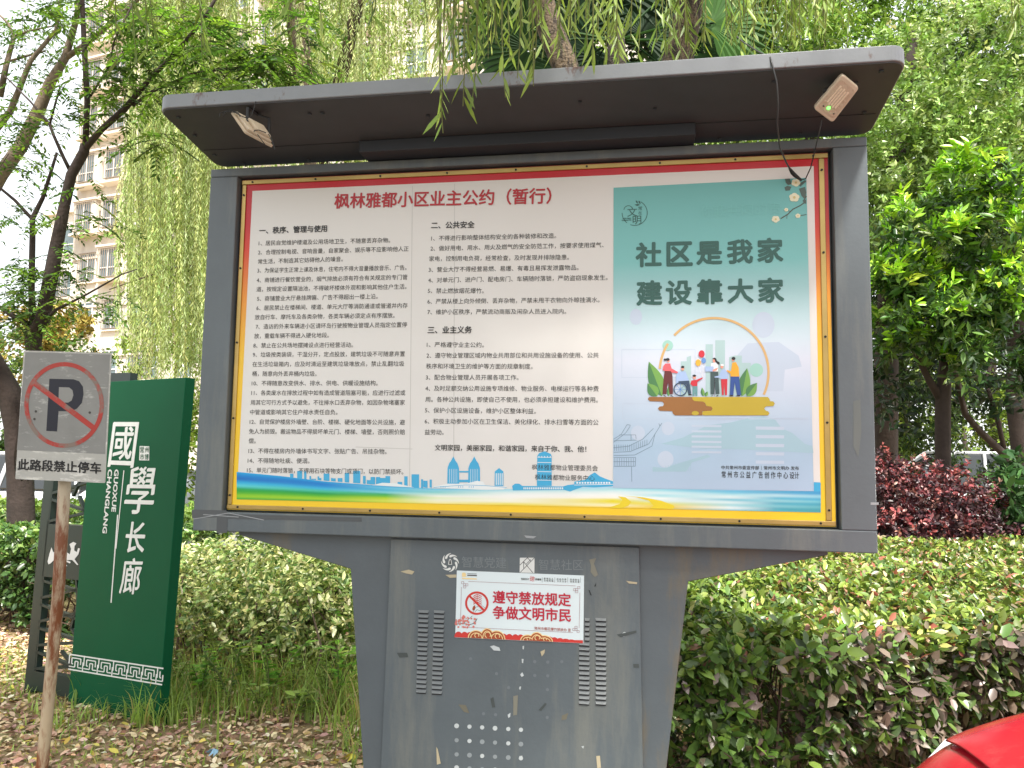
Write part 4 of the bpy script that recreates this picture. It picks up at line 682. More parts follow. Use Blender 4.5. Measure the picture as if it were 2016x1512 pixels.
def compound(name, parent, blobs, cols, rl=.26, lf=.062, material=leaf_thin):
    P_ = []; S_ = MB()
    for cx, cy, rx, ry, dep, n in blobs:
        q = np.array([atd(cx+rx*a, cy+ry*b, dep+c_*.35) for a, b, c_ in rng.normal(0, .5, (n, 3))]); P_.append(q)
    P_ = np.concatenate(P_); n = len(P_); k_ = 15; az = rng.random(n)*6.28; ax = unit(np.c_[np.cos(az), np.sin(az)*.8, rng.normal(-.15, .3, n)])
    t = np.tile(np.r_[np.repeat(np.linspace(.18, .95, 7), 2), 1.], n); sg = np.tile(np.r_[np.tile([1, -1], 7), 0.], n); A = np.repeat(ax, k_, 0); L_ = np.repeat(rl*rng.uniform(.7, 1.25, n), k_)
    Bz = np.repeat(P_, k_, 0)+A*(t*L_)[:, None]-np.array([0, 0, 1.])*(t**2*L_*.35)[:, None]; sd_ = unit(np.cross(A, [0, 0, 1.])); D = unit(A*.6+sd_*sg[:, None]*.9-np.array([0, 0, .28])+rng.normal(0, .12, (n*k_, 3))); N = unit(np.array([0, 0, 1.])+rng.normal(0, .35, (n*k_, 3)))
    s_ = rng.uniform(.75, 1.25, n*k_); c_ = np.repeat(pick(n, cols), k_, 0)*(1+rng.normal(0, .12, (n*k_, 1)))
    for i in range(n): S_.tube([P_[i], P_[i]+ax[i]*rl*.5-np.array([0, 0, rl*.09]), P_[i]+ax[i]*rl-np.array([0, 0, rl*.35])], [.003, .002, .001], 4, cap=False)
    S_.c = [(.05, .04, .03)]*len(S_.v); return leaf_mesh(name, Bz, D, N, lf*s_, lf*.36*s_, np.clip(c_, .004, .9), material, parent, LEAF4, S_)
GREEN = [(92, 124, 50, 4), (74, 106, 46, 3), (120, 150, 64, 2), (60, 88, 42, 2)]
compound('crown', lt, [(100, 15, 90, 35, 6.7, 30), (215, 40, 90, 60, 6.6, 44), (300, 100, 80, 70, 6.5, 54), (235, 160, 70, 50, 6.6, 40), (400, 60, 90, 60, 6.3, 70), (470, 125, 100, 55, 6.2, 80), (560, 120, 90, 65, 6.1, 70), (600, 30, 60, 40, 6.2, 26), (360, 175, 90, 30, 6.4, 34), (236, 220, 50, 24, 6.7, 12), (290, 280, 45, 26, 6.7, 16), (214, 190, 30, 30, 6.7, 8),
                       (135, 170, 40, 20, 6.8, 10), (60, 240, 60, 40, 7, 18), (30, 300, 50, 50, 7.1, 18), (120, 235, 30, 30, 6.9, 9), (70, 330, 50, 25, 7.1, 9), (180, 360, 30, 20, 6.9, 5), (165, 410, 34, 34, 6.9, 7), (196, 440, 20, 14, 6.9, 4), (120, 505, 40, 30, 7., 9), (50, 530, 70, 40, 7.1, 30), (40, 580, 70, 50, 7.1, 36), (140, 540, 40, 24, 7, 9), (190, 585, 46, 16, 6.9, 10), (100, 590, 50, 40, 7, 22), (60, 640, 60, 30, 7.1, 18), (30, 410, 40, 30, 7.2, 9), (100, 440, 30, 25, 7.1, 6)], GREEN)
compound('crown', lt2, [(20, 40, 60, 40, 7.9, 24), (80, 70, 50, 30, 7.8, 16), (40, 110, 50, 25, 7.9, 12), (-20, 200, 50, 50, 8, 16), (30, 150, 30, 20, 7.9, 6), (150, 10, 70, 35, 7.6, 26), (260, 0, 70, 40, 7.5, 26), (100, 110, 25, 15, 7.8, 5), (-40, 420, 60, 60, 8, 16), (10, 250, 40, 30, 7.9, 8)], [(84, 116, 48, 3), (100, 132, 66, 2), (62, 92, 44, 1)], .24, .055)
# ------------------------------------------------------------------ willows
def strand_leaves(strands, step, ln, wd, cols, jit=.5):
    """strands: (top point, bottom point, sway); returns leaf arrays and stems"""
    Bs, Ds, Cs, S_ = [], [], [], MB()
    for a, b_, sw in strands:
        L_ = np.linalg.norm(b_-a); n = max(3, int(L_/step)); t = (np.arange(n)+rng.random(n)*.5)/n; ph = rng.random()*6; off = np.array([math.cos(ph), math.sin(ph), 0])*sw
        Q = a+(b_-a)*t[:, None]+off*np.sin(t*2.6)[:, None]; az = rng.random(n)*6.28; D = np.c_[np.cos(az)*.55, np.sin(az)*.55, -1+rng.normal(0, .25, n)]
        Bs.append(Q); Ds.append(D); c0 = pick(1, cols, .18); Cs.append(np.repeat(c0, n, 0)*(1+rng.normal(0, .16, (n, 1)))); tt = np.linspace(0, 1, 6); S_.tube(list(a+(b_-a)*tt[:, None]+off*np.sin(tt*2.6)[:, None]), [.004, .0035, .003, .0025, .002, .0015], 4, cap=False)
    Bs, Ds, Cs = map(np.concatenate, (Bs, Ds, Cs)); m = len(Bs); s_ = rng.uniform(.6, 1.25, m); S_.c = [srgb(126, 130, 70)]*len(S_.v); return Bs, unit(Ds), rvec(m), ln*s_, wd*s_, np.clip(Cs, .004, .9), S_
WIL = [(194, 206, 142, 3), (176, 192, 124, 3), (208, 216, 164, 2), (152, 170, 104, 1)]
fw = thing('willow_tree', 'far pale weeping willow whose hanging curtain of leaves screens the apartment block', 'willow', (*atd(640, 1000, 11.5)[:2], 0))
m_ = MB(); limb(m_, [(640, 1120, 11.5, 60), (635, 700, 11.5, 52), (620, 300, 11.4, 44), (560, -120, 11.3, 36), (420, -380, 11., 24), (280, -480, 10.6, 14)], 10); limb(m_, [(625, 350, 11.4, 30), (720, -60, 11., 24), (820, -400, 10.6, 14)]); limb(m_, [(560, -120, 11.3, 20), (540, -500, 11, 12)]); limb(m_, [(640, 600, 11.3, 12), (400, 520, 10.6, 6), (330, 530, 10.5, 4), (215, 570, 10.4, 2)]); m_.build('trunk', bark, fw, smooth=True)
st = []
for i in range(330):
    px = 252+rng.random()*192; d_ = rng.uniform(9.6, 12.4); top = -420+rng.normal(0, 70) if px > 274 else 220+rng.random()*120; bot = rng.uniform(600, 800) if rng.random() < .75 else rng.uniform(300, 600)
    st.append((atd(px, top, d_), atd(px+rng.normal(-4, 9), bot, d_), .22))
for i in range(190):
    px = 400+rng.random()*480; d_ = rng.uniform(9.8, 12.4); bot = rng.uniform(120, 420)
    st.append((atd(px+rng.normal(0, 8), -420, d_), atd(px, bot, d_), .26))
B_, D, N, l_, w_, c_, S_ = strand_leaves(st, .021, .08, .0135, WIL); leaf_mesh('crown', B_, D, N, l_, w_, c_, attr_mat('willow_leaf', .55, .5, .3, tcol=(1.1, 1.15, .78)), fw, LEAF4, S_)
willow_m = attr_mat('near_willow_leaf', .42, .42, .45, tcol=(1.1, 1.15, .6))
WN = [(128, 152, 70, 3), (150, 172, 84, 2), (106, 130, 58, 2), (176, 190, 112, 1)]
def near_willow(label, trunk, boughs, strands, over=()):
    t_ = thing('willow_tree', label, 'willow', (*atd(*trunk[0][:3])[:2], 0)); m = MB(); limb(m, trunk, 14)
    for b_ in boughs: limb(m, b_, 8)
    top = atd(*trunk[-1][:3])
    for o_ in over: q = np.array(o_[:3]); m.tube([top, top*.5+q*.5+np.array([0, 0, .45]), q+np.array([0, 0, .1]), q+(q-top)*.12], [.06, .035, .016, .006], 7)
    m.build('trunk', stained('furrowed_bark', srgb(98, 84, 66), srgb(48, 40, 32), 26, .48, .58, .9, (1, 1, .28), bump=1.), t_, smooth=True)
    S_ = [(atd(px+rng.normal(0, 4), -150-rng.random()*60, dep), atd(px+rng.normal(0, 6), bot, dep), .03) for px, bot, dep in strands]
    B_, D, N, l_, w_, c_, X_ = strand_leaves(S_, .034, .088, .0135, WN); leaf_mesh('crown', B_, D, N, l_, w_, c_, willow_m, t_, LEAF6, X_)
    if over: crown('crown', t_, over, int(sum(900*min(1, o_[3]*o_[4]/.8) for o_ in over)), 7, .10, .018, WN, willow_m, L=.3, droop=.5, shell=.9)  # over: unseen leaf masses added overhead to block sun from the board
sa = [(885, 262, 2.42), (900, 212, 2.44), (872, 236, 2.43), (925, 200, 2.46), (1000, 195, 2.46), (1035, 165, 2.5), (1018, 150, 2.5), (1048, 158, 2.52), (985, 90, 2.6), (955, 120, 2.6), (905, 140, 2.7)]
sa += [(840+rng.random()*330, 20+rng.random()*105, rng.uniform(2.6, 3.6)) for _ in range(34)]
sa += [(880+rng.random()*70, 100+rng.random()*70, rng.uniform(2.6, 3.2)) for _ in range(8)] + [(250, 135, 3.), (275, 100, 3.), (268, 145, 3.), (300, 60, 3.), (410, 110, 3.), (402, 90, 3.), (580, 40, 3.), (640, 52, 3.), (655, 30, 3.), (720, 45, 3.), (735, 28, 3.)]
near_willow('rough-barked willow with a thin trunk leaning behind the roof, strands trailing over the roof edge', [(1200, 1050, 4.7, 66), (1168, 400, 4.8, 60), (1112, 128, 4.85, 52), (1082, 55, 4.9, 50), (1064, -10, 4.95, 46), (1040, -150, 5., 42)], [[(1040, -150, 5., 36), (960, -430, 4.2, 24), (900, -700, 3.2, 12)], [(1045, -130, 5., 30), (1130, -330, 4.4, 20), (1150, -260, 3.4, 12)], [(1040, -150, 5, 26), (600, -330, 4, 16), (300, -260, 3.2, 6)]], sa, [(-.3, -1.4, 5.1, 1., .9, .5), (-1.4, -1.2, 5.0, 1., .9, .5), (.3, -2.4, 5.6, 1., .9, .5), (-1., -2.3, 5.6, 1.1, .9, .5), (-2.2, -2.2, 5.5, 1., .9, .5), (1.1, -2.9, 5.9, .9, .8, .4)])  # last list: unseen crown above, added so the board sits in dappled shade
sb = [(1150+rng.random()*330, 25+rng.random()*90, rng.uniform(2.8, 4.2)) for _ in range(30)] + [(1440+rng.random()*230, 30+rng.random()*90, rng.uniform(3.2, 4.8)) for _ in range(46)] + [(1235, 125, 2.9), (1250, 118, 2.9), (1190, 120, 3.), (1310, 110, 3.), (1225, 128, 3.)] + [(1990+rng.random()*30, 40+rng.random()*40, 3.6) for _ in range(4)]
near_willow('rough-barked willow with a thick upright trunk standing behind the middle of the roof', [(1300, 1050, 5.1, 84), (1318, 300, 5.15, 72), (1334, 118, 5.2, 62), (1352, 40, 5.2, 54), (1362, -20, 5.25, 52), (1385, -150, 5.3, 48)], [[(1385, -150, 5.3, 40), (1500, -330, 4.6, 22), (1560, -280, 3.8, 12)], [(1380, -130, 5.3, 30), (1290, -320, 4.6, 20), (1240, -260, 3.4, 10)]], sb, [(.5, -1.5, 4.1, .55, .36, .25), (1.2, -1.5, 4.1, .6, .36, .25), (1.9, -1.55, 4.1, .6, .36, .25)])  # last list: leaf pads out of view, added to shade the poster's right part
# ------------------------------------------------------------------ fan palm
pm = thing('fan_palm', 'dark green fan palm spreading stiff pleated fronds between the two willow trunks', 'palm', (*atd(1230, 900, 6.6)[:2], 0))
m_ = MB(); limb(m_, [(1230, 1130, 6.6, 46), (1225, 500, 6.6, 44), (1215, 150, 6.6, 40), (1212, 60, 6.6, 34)], 10); m_.build('trunk', mat('fibrous_bark', srgb(44, 38, 30), .95, bump=1, bscale=50, var=.4, vscale=12), pm, smooth=True)
frond_m = attr_mat('palm_frond', .6, .12, .12)
def frond(cx, cy, dep, ang, span, r_, col, tilt):
    F_ = MB(); o = atd(cx, cy, dep); hub = atd(1212, 80, 6.6); n = 26; c_ = srgb(*col)
    F_.tube([hub, (hub+o)/2+np.array([0, 0, .05]), o], [.014, .010, .007], 5, cap=False); F_.c = [c_]*len(F_.v)
    X_ = RT*math.cos(R(ang))+UP*math.sin(R(ang)); Y_ = -RT*math.sin(R(ang))+UP*math.cos(R(ang)); Z_ = unit(FW*1.+UP*tilt); Y_ = unit(Y_+Z_*.35)
    for i in range(n):
        a = R(-span/2+span*i/(n-1)); d = X_*math.cos(a)+Y_*math.sin(a); q = unit(np.cross(d, Z_)); L_ = r_*(.78+.22*math.cos(a))*rng.uniform(.92, 1.05); wd = r_*.055; dr = np.array([0, 0, -1.])*L_*.10
        P_ = [o+d*L_*.06-q*wd*.2, o+d*L_*.55-q*wd+Z_*wd*.5, o+d*L_+dr, o+d*L_*.55+q*wd+Z_*wd*.5, o+d*L_*.06+q*wd*.2, o+d*L_*.55]
        F_.add(P_, [(0, 1, 5), (1, 2, 5), (5, 2, 3), (0, 5, 3, 4)], 0, tuple(np.array(c_)*rng.uniform(.75, 1.25)))
    F_.build('frond', frond_m, pm, tint=True, fix=False)
for a in ((1045, 95, 6.4, 185, 190, .62, (34, 58, 26), -.3), (1000, 60, 6.7, 160, 180, .55, (52, 80, 34), 0), (1130, 60, 6.9, 110, 220, .7, (22, 42, 22), .2), (1180, 110, 6.8, 240, 220, .7, (20, 40, 22), -.4), (1265, 70, 6.8, 60, 230, .75, (22, 44, 20), .2), (1290, 120, 6.7, 300, 200, .7, (26, 52, 24), -.3), (1400, 50, 6.4, 25, 200, .62, (46, 78, 28), 0), (1380, 100, 6.6, -20, 190, .6, (46, 78, 32), -.2), (1210, -20, 6.9, 90, 260, .8, (24, 46, 22), .3), (1120, 150, 6.6, 215, 180, .55, (28, 52, 24), -.2), (1230, 150, 6.9, 270, 250, .7, (18, 36, 18), -.4), (1060, -10, 6.9, 130, 220, .7, (30, 54, 26), .2), (1340, -20, 6.9, 60, 220, .7, (34, 60, 28), .2)): frond(*a)
# ------------------------------------------------------------------ evergreen trees on the right
def B(px, py, d, rx, ry=None, rz=None): q = atd(px, py, d); return (*q, rx, ry or rx, rz or rx)
CAMPH = [(124, 156, 74, 4), (148, 176, 92, 3), (98, 126, 58, 3), (180, 198, 132, 1)]
def tree(label, base, trunks, blobs, n, k_, ln, wd, cols, mt, tb=dark_bark, name='evergreen_tree', cat='tree', **kw):
    t_ = thing(name, label, cat, (*atd(*base)[:2], 0), kw.pop('group', None)); m = MB()
    for q in trunks: limb(m, q, 9)
    m.build('trunk', tb, t_, smooth=True); crown('crown', t_, blobs, n, k_, ln, wd, cols, mt, **kw); return t_
tree('tall camphor tree with a drooping crown of small shiny pale-green leaves above the roof end', (1770, 1000, 11), [[(1740, 1120, 11, 50), (1745, 700, 11, 44), (1760, 350, 11, 34), (1800, 50, 11, 20)], [(1720, 640, 10.9, 14), (1800, 470, 10.5, 9), (1860, 300, 10.4, 6)]],
     [B(1760, 250, 10.5, 1.1), B(1880, 180, 10.2, 1.2), B(1985, 130, 10.4, 1.2), B(1960, 260, 10, .9), B(1830, 330, 10.2, 1.), B(1740, 390, 10.4, .8), B(1790, 430, 10.3, .6), B(1720, 520, 10.6, .7), B(1900, 60, 10.8, 1.2)], 6600, 7, .076, .032, CAMPH, leaf_gloss, clump=30, L=.2, young=[(200, 214, 168), (170, 194, 118), (146, 172, 94)], ycut=.55, droop=.1)
tree('broad evergreen crown of glossy mid-green leaves behind the cable end of the roof', (1600, 1000, 13), [[(1600, 1120, 13, 46), (1600, 300, 13, 36), (1620, 0, 13, 20)]],
     [B(1560, 60, 12.5, 1.3), B(1640, 40, 12.5, 1.2), B(1700, 90, 12, 1.), B(1500, 90, 12.6, 1.), B(1590, 160, 12.5, 1.2), B(1690, 190, 12.2, 1.), B(1720, 10, 12.8, 1.2), B(1620, -60, 12.8, 1.4), B(1480, 0, 13, 1.2)], 4600, 7, .085, .036, [(140, 172, 72, 3), (116, 150, 58, 3), (168, 196, 92, 2), (76, 108, 44, 1)], leaf_gloss, L=.3, droop=.3, clump=26)
tree('dark-trunked evergreen at the far edge, its crown filling the corner beside the camphor tree', (2010, 1000, 12), [[(2030, 1120, 12, 40), (2012, 900, 12, 36), (1998, 790, 12, 34), (2000, 650, 12, 30), (2015, 300, 12, 24)]],
     [B(2010, 330, 11.5, 1.2), B(2050, 200, 12, 1.4), B(1950, 20, 12.5, 1.3), B(2040, 60, 12, 1.4), B(2000, 480, 11.8, 1.), B(2020, 600, 11.6, .9), B(1840, -30, 12.6, 1.3), B(2020, 700, 11.8, .7)], 3600, 7, .095, .042, [(80, 108, 46, 3), (58, 84, 38, 3), (108, 136, 58, 2)], leaf_gloss, L=.28, droop=.3, clump=26)
tree('rounded osmanthus tree with bright lime-green new shoots, standing behind the purple bush', (1858, 1000, 8.6), [[(1860, 1120, 8.6, 30), (1856, 900, 8.6, 29), (1856, 800, 8.6, 29), (1862, 700, 8.6, 22), (1880, 560, 8.6, 16)], [(1856, 790, 8.6, 20), (1830, 750, 8.6, 14), (1800, 690, 8.5, 10), (1780, 560, 8.5, 7)], [(1860, 720, 8.6, 14), (1920, 600, 8.5, 9)]],
     [B(1895, 400, 8.3, .48, .5, .5), B(1850, 440, 8.3, .5), B(1960, 430, 8.3, .5), B(1800, 500, 8.3, .5), B(1900, 520, 8., .6), B(1990, 510, 8.2, .55), B(1780, 600, 8.2, .5), B(1860, 620, 8., .55), B(1970, 620, 8.1, .6), B(1760, 690, 8.4, .42), B(1840, 700, 8.3, .4), B(1950, 690, 8.3, .4), B(2010, 720, 8.4, .4), B(1740, 560, 8.4, .4), B(1905, 335, 8.3, .28, .28, .32)],
     2100, 7, .105, .038, [(60, 92, 38, 4), (84, 118, 48, 3), (44, 72, 32, 3), (110, 140, 66, 1)], leaf_gloss, name='osmanthus_tree', clump=11, L=.13, young=[(150, 200, 44), (132, 186, 38), (172, 208, 66), (104, 152, 44)], ycut=.3, droop=.0, tmpl=LEAF6, shell=.5)
tree('thin dark tree with a curved stem leaning away from the osmanthus, near the pale wall', (2000, 1000, 9.6), [[(1995, 1110, 9.6, 16), (1988, 920, 9.6, 15), (1978, 895, 9.6, 15), (1930, 850, 9.5, 13), (1900, 815, 9.5, 12), (1882, 740, 9.4, 10), (1870, 700, 9.4, 8)], [(1980, 900, 9.6, 10), (1965, 830, 9.6, 9), (1940, 750, 9.6, 7), (1960, 690, 9.6, 5)]],
     [B(1885, 720, 9.5, .4), B(1950, 740, 9.6, .45), B(1990, 760, 9.6, .4), B(1760, 740, 9.4, .45), B(1740, 800, 9.4, .35)], 330, 6, .11, .045, [(30, 50, 28, 3), (44, 70, 32, 2)], leaf_gloss, L=.14)
# ------------------------------------------------------------------ belt of trees and bushes that closes the view
belt = [('dark evergreen mass closing the gap between the two willow trunks', 1200, 40, 9., 1.3, 1.5, (36, 56, 26), (54, 78, 34)), ('dark evergreen mass behind the palm fronds beside the thick trunk', 1330, 30, 9.4, 1.1, 1.5, (40, 62, 28), (60, 86, 36)), ('dense dark shrub mass under the osmanthus, seen beside the steel board edge', 1750, 790, 15, 1.5, 1.6, (46, 66, 30), (70, 92, 40)), ('sunlit yellow-green bush far behind the osmanthus trunk', 1900, 800, 17, 1.6, 1.3, (104, 128, 48), (136, 158, 70)), ('yellow-green bush behind the thin curved stem', 2010, 830, 17, 1.5, 1.4, (110, 138, 50), (140, 166, 74)), ('olive-green bush low behind the purple bush', 1800, 850, 18, 1.6, .9, (86, 106, 42), (112, 132, 58)),
        ('dark clump of trees far behind the camphor, top hidden by its crown', 1780, 520, 19, 3.4, 4., (40, 60, 28), (60, 84, 36)), ('dark clump of trees far behind the osmanthus crown', 1960, 560, 20, 3.6, 3.6, (44, 64, 30), (66, 88, 40)),
        ('bushy green tree far behind the post of the no-parking sign', 40, 800, 16, 1.7, 1.6, (70, 96, 40), (104, 132, 56)), ('yellow-orange leaved tree just above the no-parking plate', 70, 660, 19, 1.4, .9, (150, 134, 66), (168, 150, 78)), ('green tree with a low crown between plate and green slab sign', 225, 790, 17, 1.3, .9, (84, 112, 46), (124, 150, 60)), ('bright lime bush behind the top of the green slab sign', 330, 690, 14, 1.1, .6, (140, 172, 60), (164, 190, 84)),
        ('dark green hedge tree behind the lattice screen', 130, 900, 18, 1.6, 1.1, (50, 76, 36), (74, 102, 46)), ('mid-green tree mass behind the far willow', 420, 560, 21, 3., 3.4, (100, 128, 56), (130, 154, 78)), ('pale green tree mass high behind the roof', 720, 200, 24, 4., 4.5, (130, 156, 80), (156, 178, 104)), ('green tree mass far behind the poster', 1100, 500, 22, 4.5, 5., (84, 112, 48), (112, 140, 66)), ('tall green mass behind the thick willow trunk', 1480, 250, 20, 3.6, 4.6, (100, 130, 54), (130, 158, 74)), ('light green tree mass behind the far corner crown', 2060, 200, 22, 3.6, 4.6, (84, 112, 50), (112, 140, 66))]
for lab, px, py, d_, r_, rz, c1, c2 in belt:
    g_ = atd(px, 900, d_); top = atd(px, py, d_)[2]; small = rz < 1.7 and top < 4
    t_ = thing('bush' if small else 'background_tree', lab, 'bush' if small else 'tree', (g_[0], g_[1], 0)); m = MB(); m.tube([(g_[0], g_[1], -.05), (g_[0]+.05, g_[1], max(.5, top*.5)), (g_[0], g_[1]+.1, max(.8, top-.2))], [.03*r_+.05, .025*r_+.04, .02], 7); m.build('stem' if small else 'trunk', dark_bark, t_, smooth=True)
    bl_ = [(g_[0]+rng.normal(0, .45)*r_, g_[1]+rng.normal(0, .25)*r_, max(.3, top+rng.normal(0, .4)*rz), r_*rng.uniform(.4, .62), r_*.5, rz*rng.uniform(.4, .6)) for _ in range(9)] + ([] if top < 2.6 and rz > 1.2 else [])
    if small: bl_ += [(g_[0]+rng.normal(0, .5)*r_, g_[1], max(.25, top*.4), r_*.6, r_*.5, max(.3, top*.45)) for _ in range(3)]
    lf_ = .10 if d_ < 18 else .14; crown('foliage' if small else 'crown', t_, bl_, int(250*r_*rz+350), 6, lf_, lf_*.5, [(*c1, 3), (*c2, 3), tuple(int(q*.7) for q in c1)+(2,)], leaf_dull, L=.3, droop=.1, clump=14)
# ------------------------------------------------------------------ hedges and bushes near the board
def hedge_fill(name, parent, x0, x1, yf, yb, hgt, n_top, n_front, k_, ln, wd, cols, mt, side_cols=None, tmpl=LEAF6, L=.08, sides=True, rough=.035, fgap=.0, young=None):
    """leaf shoots over the top and the open front of a clipped hedge; yf, yb: front and back lines as functions of x"""
    x = x0+(x1-x0)*rng.random(n_top); f = rng.random(n_top); y = yf(x)+(yb(x)-yf(x))*f; e = np.minimum((y-yf(x))/.25, 1)
    wv = .02*np.sin(x*5.1+y*3)+.025*np.sin(x*2.3-y*4.1)+.02*np.sin(y*9+x*7); z = hgt+wv-.10*(1-e)**2-np.abs(rng.normal(0, rough, n_top)); P1 = np.c_[x, y, z]; A1 = unit(np.c_[rng.normal(0, .45, n_top), rng.normal(-.1, .45, n_top), np.ones(n_top)])
    x = x0+(x1-x0)*rng.random(n_front); z = hgt*(1-rng.random(n_front)**1.0*.97); y = yf(x)+np.abs(rng.normal(0, .09, n_front))+.04*np.sin(x*6+z*5)-.04+.12*(1-z/hgt); P2 = np.c_[x, y, z]; A2 = unit(np.c_[rng.normal(0, .6, n_front), -1+rng.normal(0, .3, n_front), rng.normal(.35, .4, n_front)])
    if fgap: g = (np.sin(x*7+z*6)+np.sin(x*3.1-z*11+1)+.8*np.sin(x*15+z*3) + (z/hgt)*2.2-.2) > fgap; P2, A2 = P2[g], A2[g]
    a = sprigs(P1, A1, L, k_, ln, wd, cols, .9, 1.); b_ = sprigs(P2, A2, L, k_, ln*1.08, wd*1.08, side_cols or cols, .5, 1., .25)
    return [np.concatenate(q) for q in zip(a, b_)]
def stems(m, x0, x1, yf, hgt, n, col, depth=.5):
    for i in range(n):
        x = x0+(x1-x0)*rng.random(); y = yf(np.array(x))+.08+rng.random()*depth; P_ = [np.array([x, y, -.02])]
        for j in range(4): P_.append(P_[-1]+np.array([rng.normal(0, .05), rng.normal(0, .04), hgt*.23]))
        m.tube(P_, [.009, .008, .006, .004, .003], 5, cap=False)
        for j in range(3): q = P_[1+j]; m.tube([q, q+np.array([rng.normal(0, .12), rng.normal(-.08, .08), rng.uniform(.02, .14)])], [.004, .002], 4, cap=False)
    m.c = [col]*len(m.v)
rh = thing('hedge', 'broad clipped hedge of mixed green, yellow and reddish leaves, twiggy in front', 'hedge', (2.2, 1.5, 0))
yf = lambda x: .40+np.maximum(0, x-.7)*.42-.10*np.exp(-((x-1.)/.3)**2); yb = lambda x: 4.0+x*.25
MIX = [(138, 158, 72, 4), (116, 138, 58, 4), (96, 120, 60, 4), (172, 172, 96, 1.2), (158, 116, 92, 1.2), (164, 96, 82, .7), (196, 186, 146, 1.2), (76, 100, 56, 2), (150, 140, 112, 1.)]
SIDE = [(88, 116, 56, 3), (112, 140, 66, 1.6), (116, 102, 92, 4.2), (132, 118, 108, 2.8), (70, 86, 54, 2)]
a = hedge_fill('x', rh, .30, 5.2, yf, yb, .74, 15500, 5400, 6, .047, .026, MIX, leaf_gloss, SIDE, fgap=.8)
x = .4+4.6*rng.random(2600); Pi = np.c_[x, yf(x)+.12+rng.random(2600)*.9, rng.random(2600)*.62+.04]; a = [np.concatenate(q) for q in zip(a, sprigs(Pi, rvec(2600), .08, 5, .045, .026, SIDE, .5, 1., .2))]
g = (a[5][:, 0] > a[5][:, 1]*.93) & (a[0][:, 0]+rng.normal(0, .16, len(a[0])) < 1.2) & (rng.random(len(a[0])) < .8); a[5][g] = pick(g.sum(), [(104, 138, 62, 3), (128, 158, 72, 2), (84, 114, 54, 2)])   # the end by the post stays green
a[3] = a[3]*np.where(a[0][:, 1] < yf(a[0][:, 0])+.25, 1.12, 1.); a[4] = a[4]*np.where(a[0][:, 1] < yf(a[0][:, 0])+.25, 1.2, 1.)
tw_ = MB(); stems(tw_, .4, 4.6, yf, .72, 150, srgb(84, 66, 56), .7); leaf_mesh('foliage', *a, leaf_gloss, rh, LEAF6)
s_o = tw_.build('branches', mat('twig_bark', srgb(84, 66, 56), .85), rh, fix=False)
pb = thing('purple_bush', 'rounded purple-red leaved bush rising behind the clipped hedge', 'bush', (3.2, 5.6, 0)); m_ = MB(); q = atd(1850, 1000, 8.1); 
for i in range(5): m_.tube([(q[0]+rng.normal(0, .1), q[1]+rng.normal(0, .1), 0), (q[0]+rng.normal(0, .3), q[1]+rng.normal(0, .2), .6), (q[0]+rng.normal(0, .5), q[1]+rng.normal(0, .3), 1.2)], [.03, .02, .01], 6)
m_.build('stem', dark_bark, pb); crown('foliage', pb, [B(1790, 1000, 7.8, .5, .5, .45), B(1860, 1010, 7.6, .5, .5, .42), B(1740, 1010, 7.8, .42, .4, .48), B(1920, 1030, 7.7, .36, .4, .32), B(1830, 1060, 7.4, .5, .4, .3), B(1760, 1070, 7.4, .4, .4, .28), B(1930, 1070, 7.5, .3, .3, .25), B(1730, 950, 8., .3, .3, .28)], 3600, 6, .042, .025, [(84, 54, 58, 4), (56, 38, 44, 4), (98, 54, 58, 1.5), (68, 56, 56, 2)], attr_mat('purple_leaf', .38, .15, .5, tcol=(1.3, .7, .7)), L=.07, young=[(150, 78, 76), (124, 64, 66), (168, 122, 114), (80, 46, 52), (66, 42, 48), (60, 40, 46)], ycut=.35, tmpl=LEAF6)
sp = thing('shrub', 'leafy green shrub at the end of the purple bush beside the far edge', 'shrub', (*atd(1995, 1030, 7.6)[:2], 0)); m_ = MB(); q = atd(1995, 1000, 7.6); m_.tube([(q[0], q[1], 0), (q[0], q[1], .6), (q[0]+.1, q[1], 1.)], [.02, .015, .01], 6); m_.build('stem', dark_bark, sp); crown('foliage', sp, [B(1995, 990, 7.6, .25), B(2010, 1050, 7.5, .3), B(2030, 960, 7.7, .3)], 260, 6, .11, .055, [(52, 84, 46, 3), (74, 108, 58, 2)], leaf_gloss, L=.12, tmpl=LEAF6)
# variegated shrub left of the post
vb = thing('variegated_shrub', 'dense shrub of cream-edged leaves between the green slab sign and the grey post', 'shrub', (-2.4, 2.8, 0))
VAR = [(206, 210, 148, 4), (178, 190, 120, 3), (124, 150, 82, 3), (90, 120, 66, 2), (226, 224, 184, 1.5)]
VB = [B(400, 1160, 5.9, .5, .45, .30), B(480, 1150, 5.8, .5, .45, .30), B(560, 1150, 5.6, .5, .45, .30), B(640, 1160, 5.5, .45, .45, .30), B(700, 1180, 5.5, .4, .4, .35), B(440, 1200, 5.6, .45, .4, .25), B(540, 1200, 5.4, .45, .35, .25), B(610, 1190, 5.2, .35, .3, .28), B(360, 1190, 6., .4, .4, .3), B(680, 1240, 5.4, .4, .35, .3), B(340, 1140, 6.3, .5, .45, .3)]
m_ = MB()
for i in range(70): b_ = VB[i % len(VB)]; x, y = b_[0]+rng.normal(0, .22), b_[1]+rng.normal(0, .15); m_.tube([(x, y, -.02), (x+rng.normal(0, .06), y, .3), (x+rng.normal(0, .15), y+rng.normal(0, .1), .62)], [.010, .008, .004], 5, cap=False)
m_.build('branches', mat('grey_twig', srgb(92, 78, 66), .9), vb, fix=False); crown('foliage', vb, VB, 3000, 7, .046, .023, VAR, leaf_gloss, L=.07, tmpl=LEAF6, upaxis=.9, shell=.35)
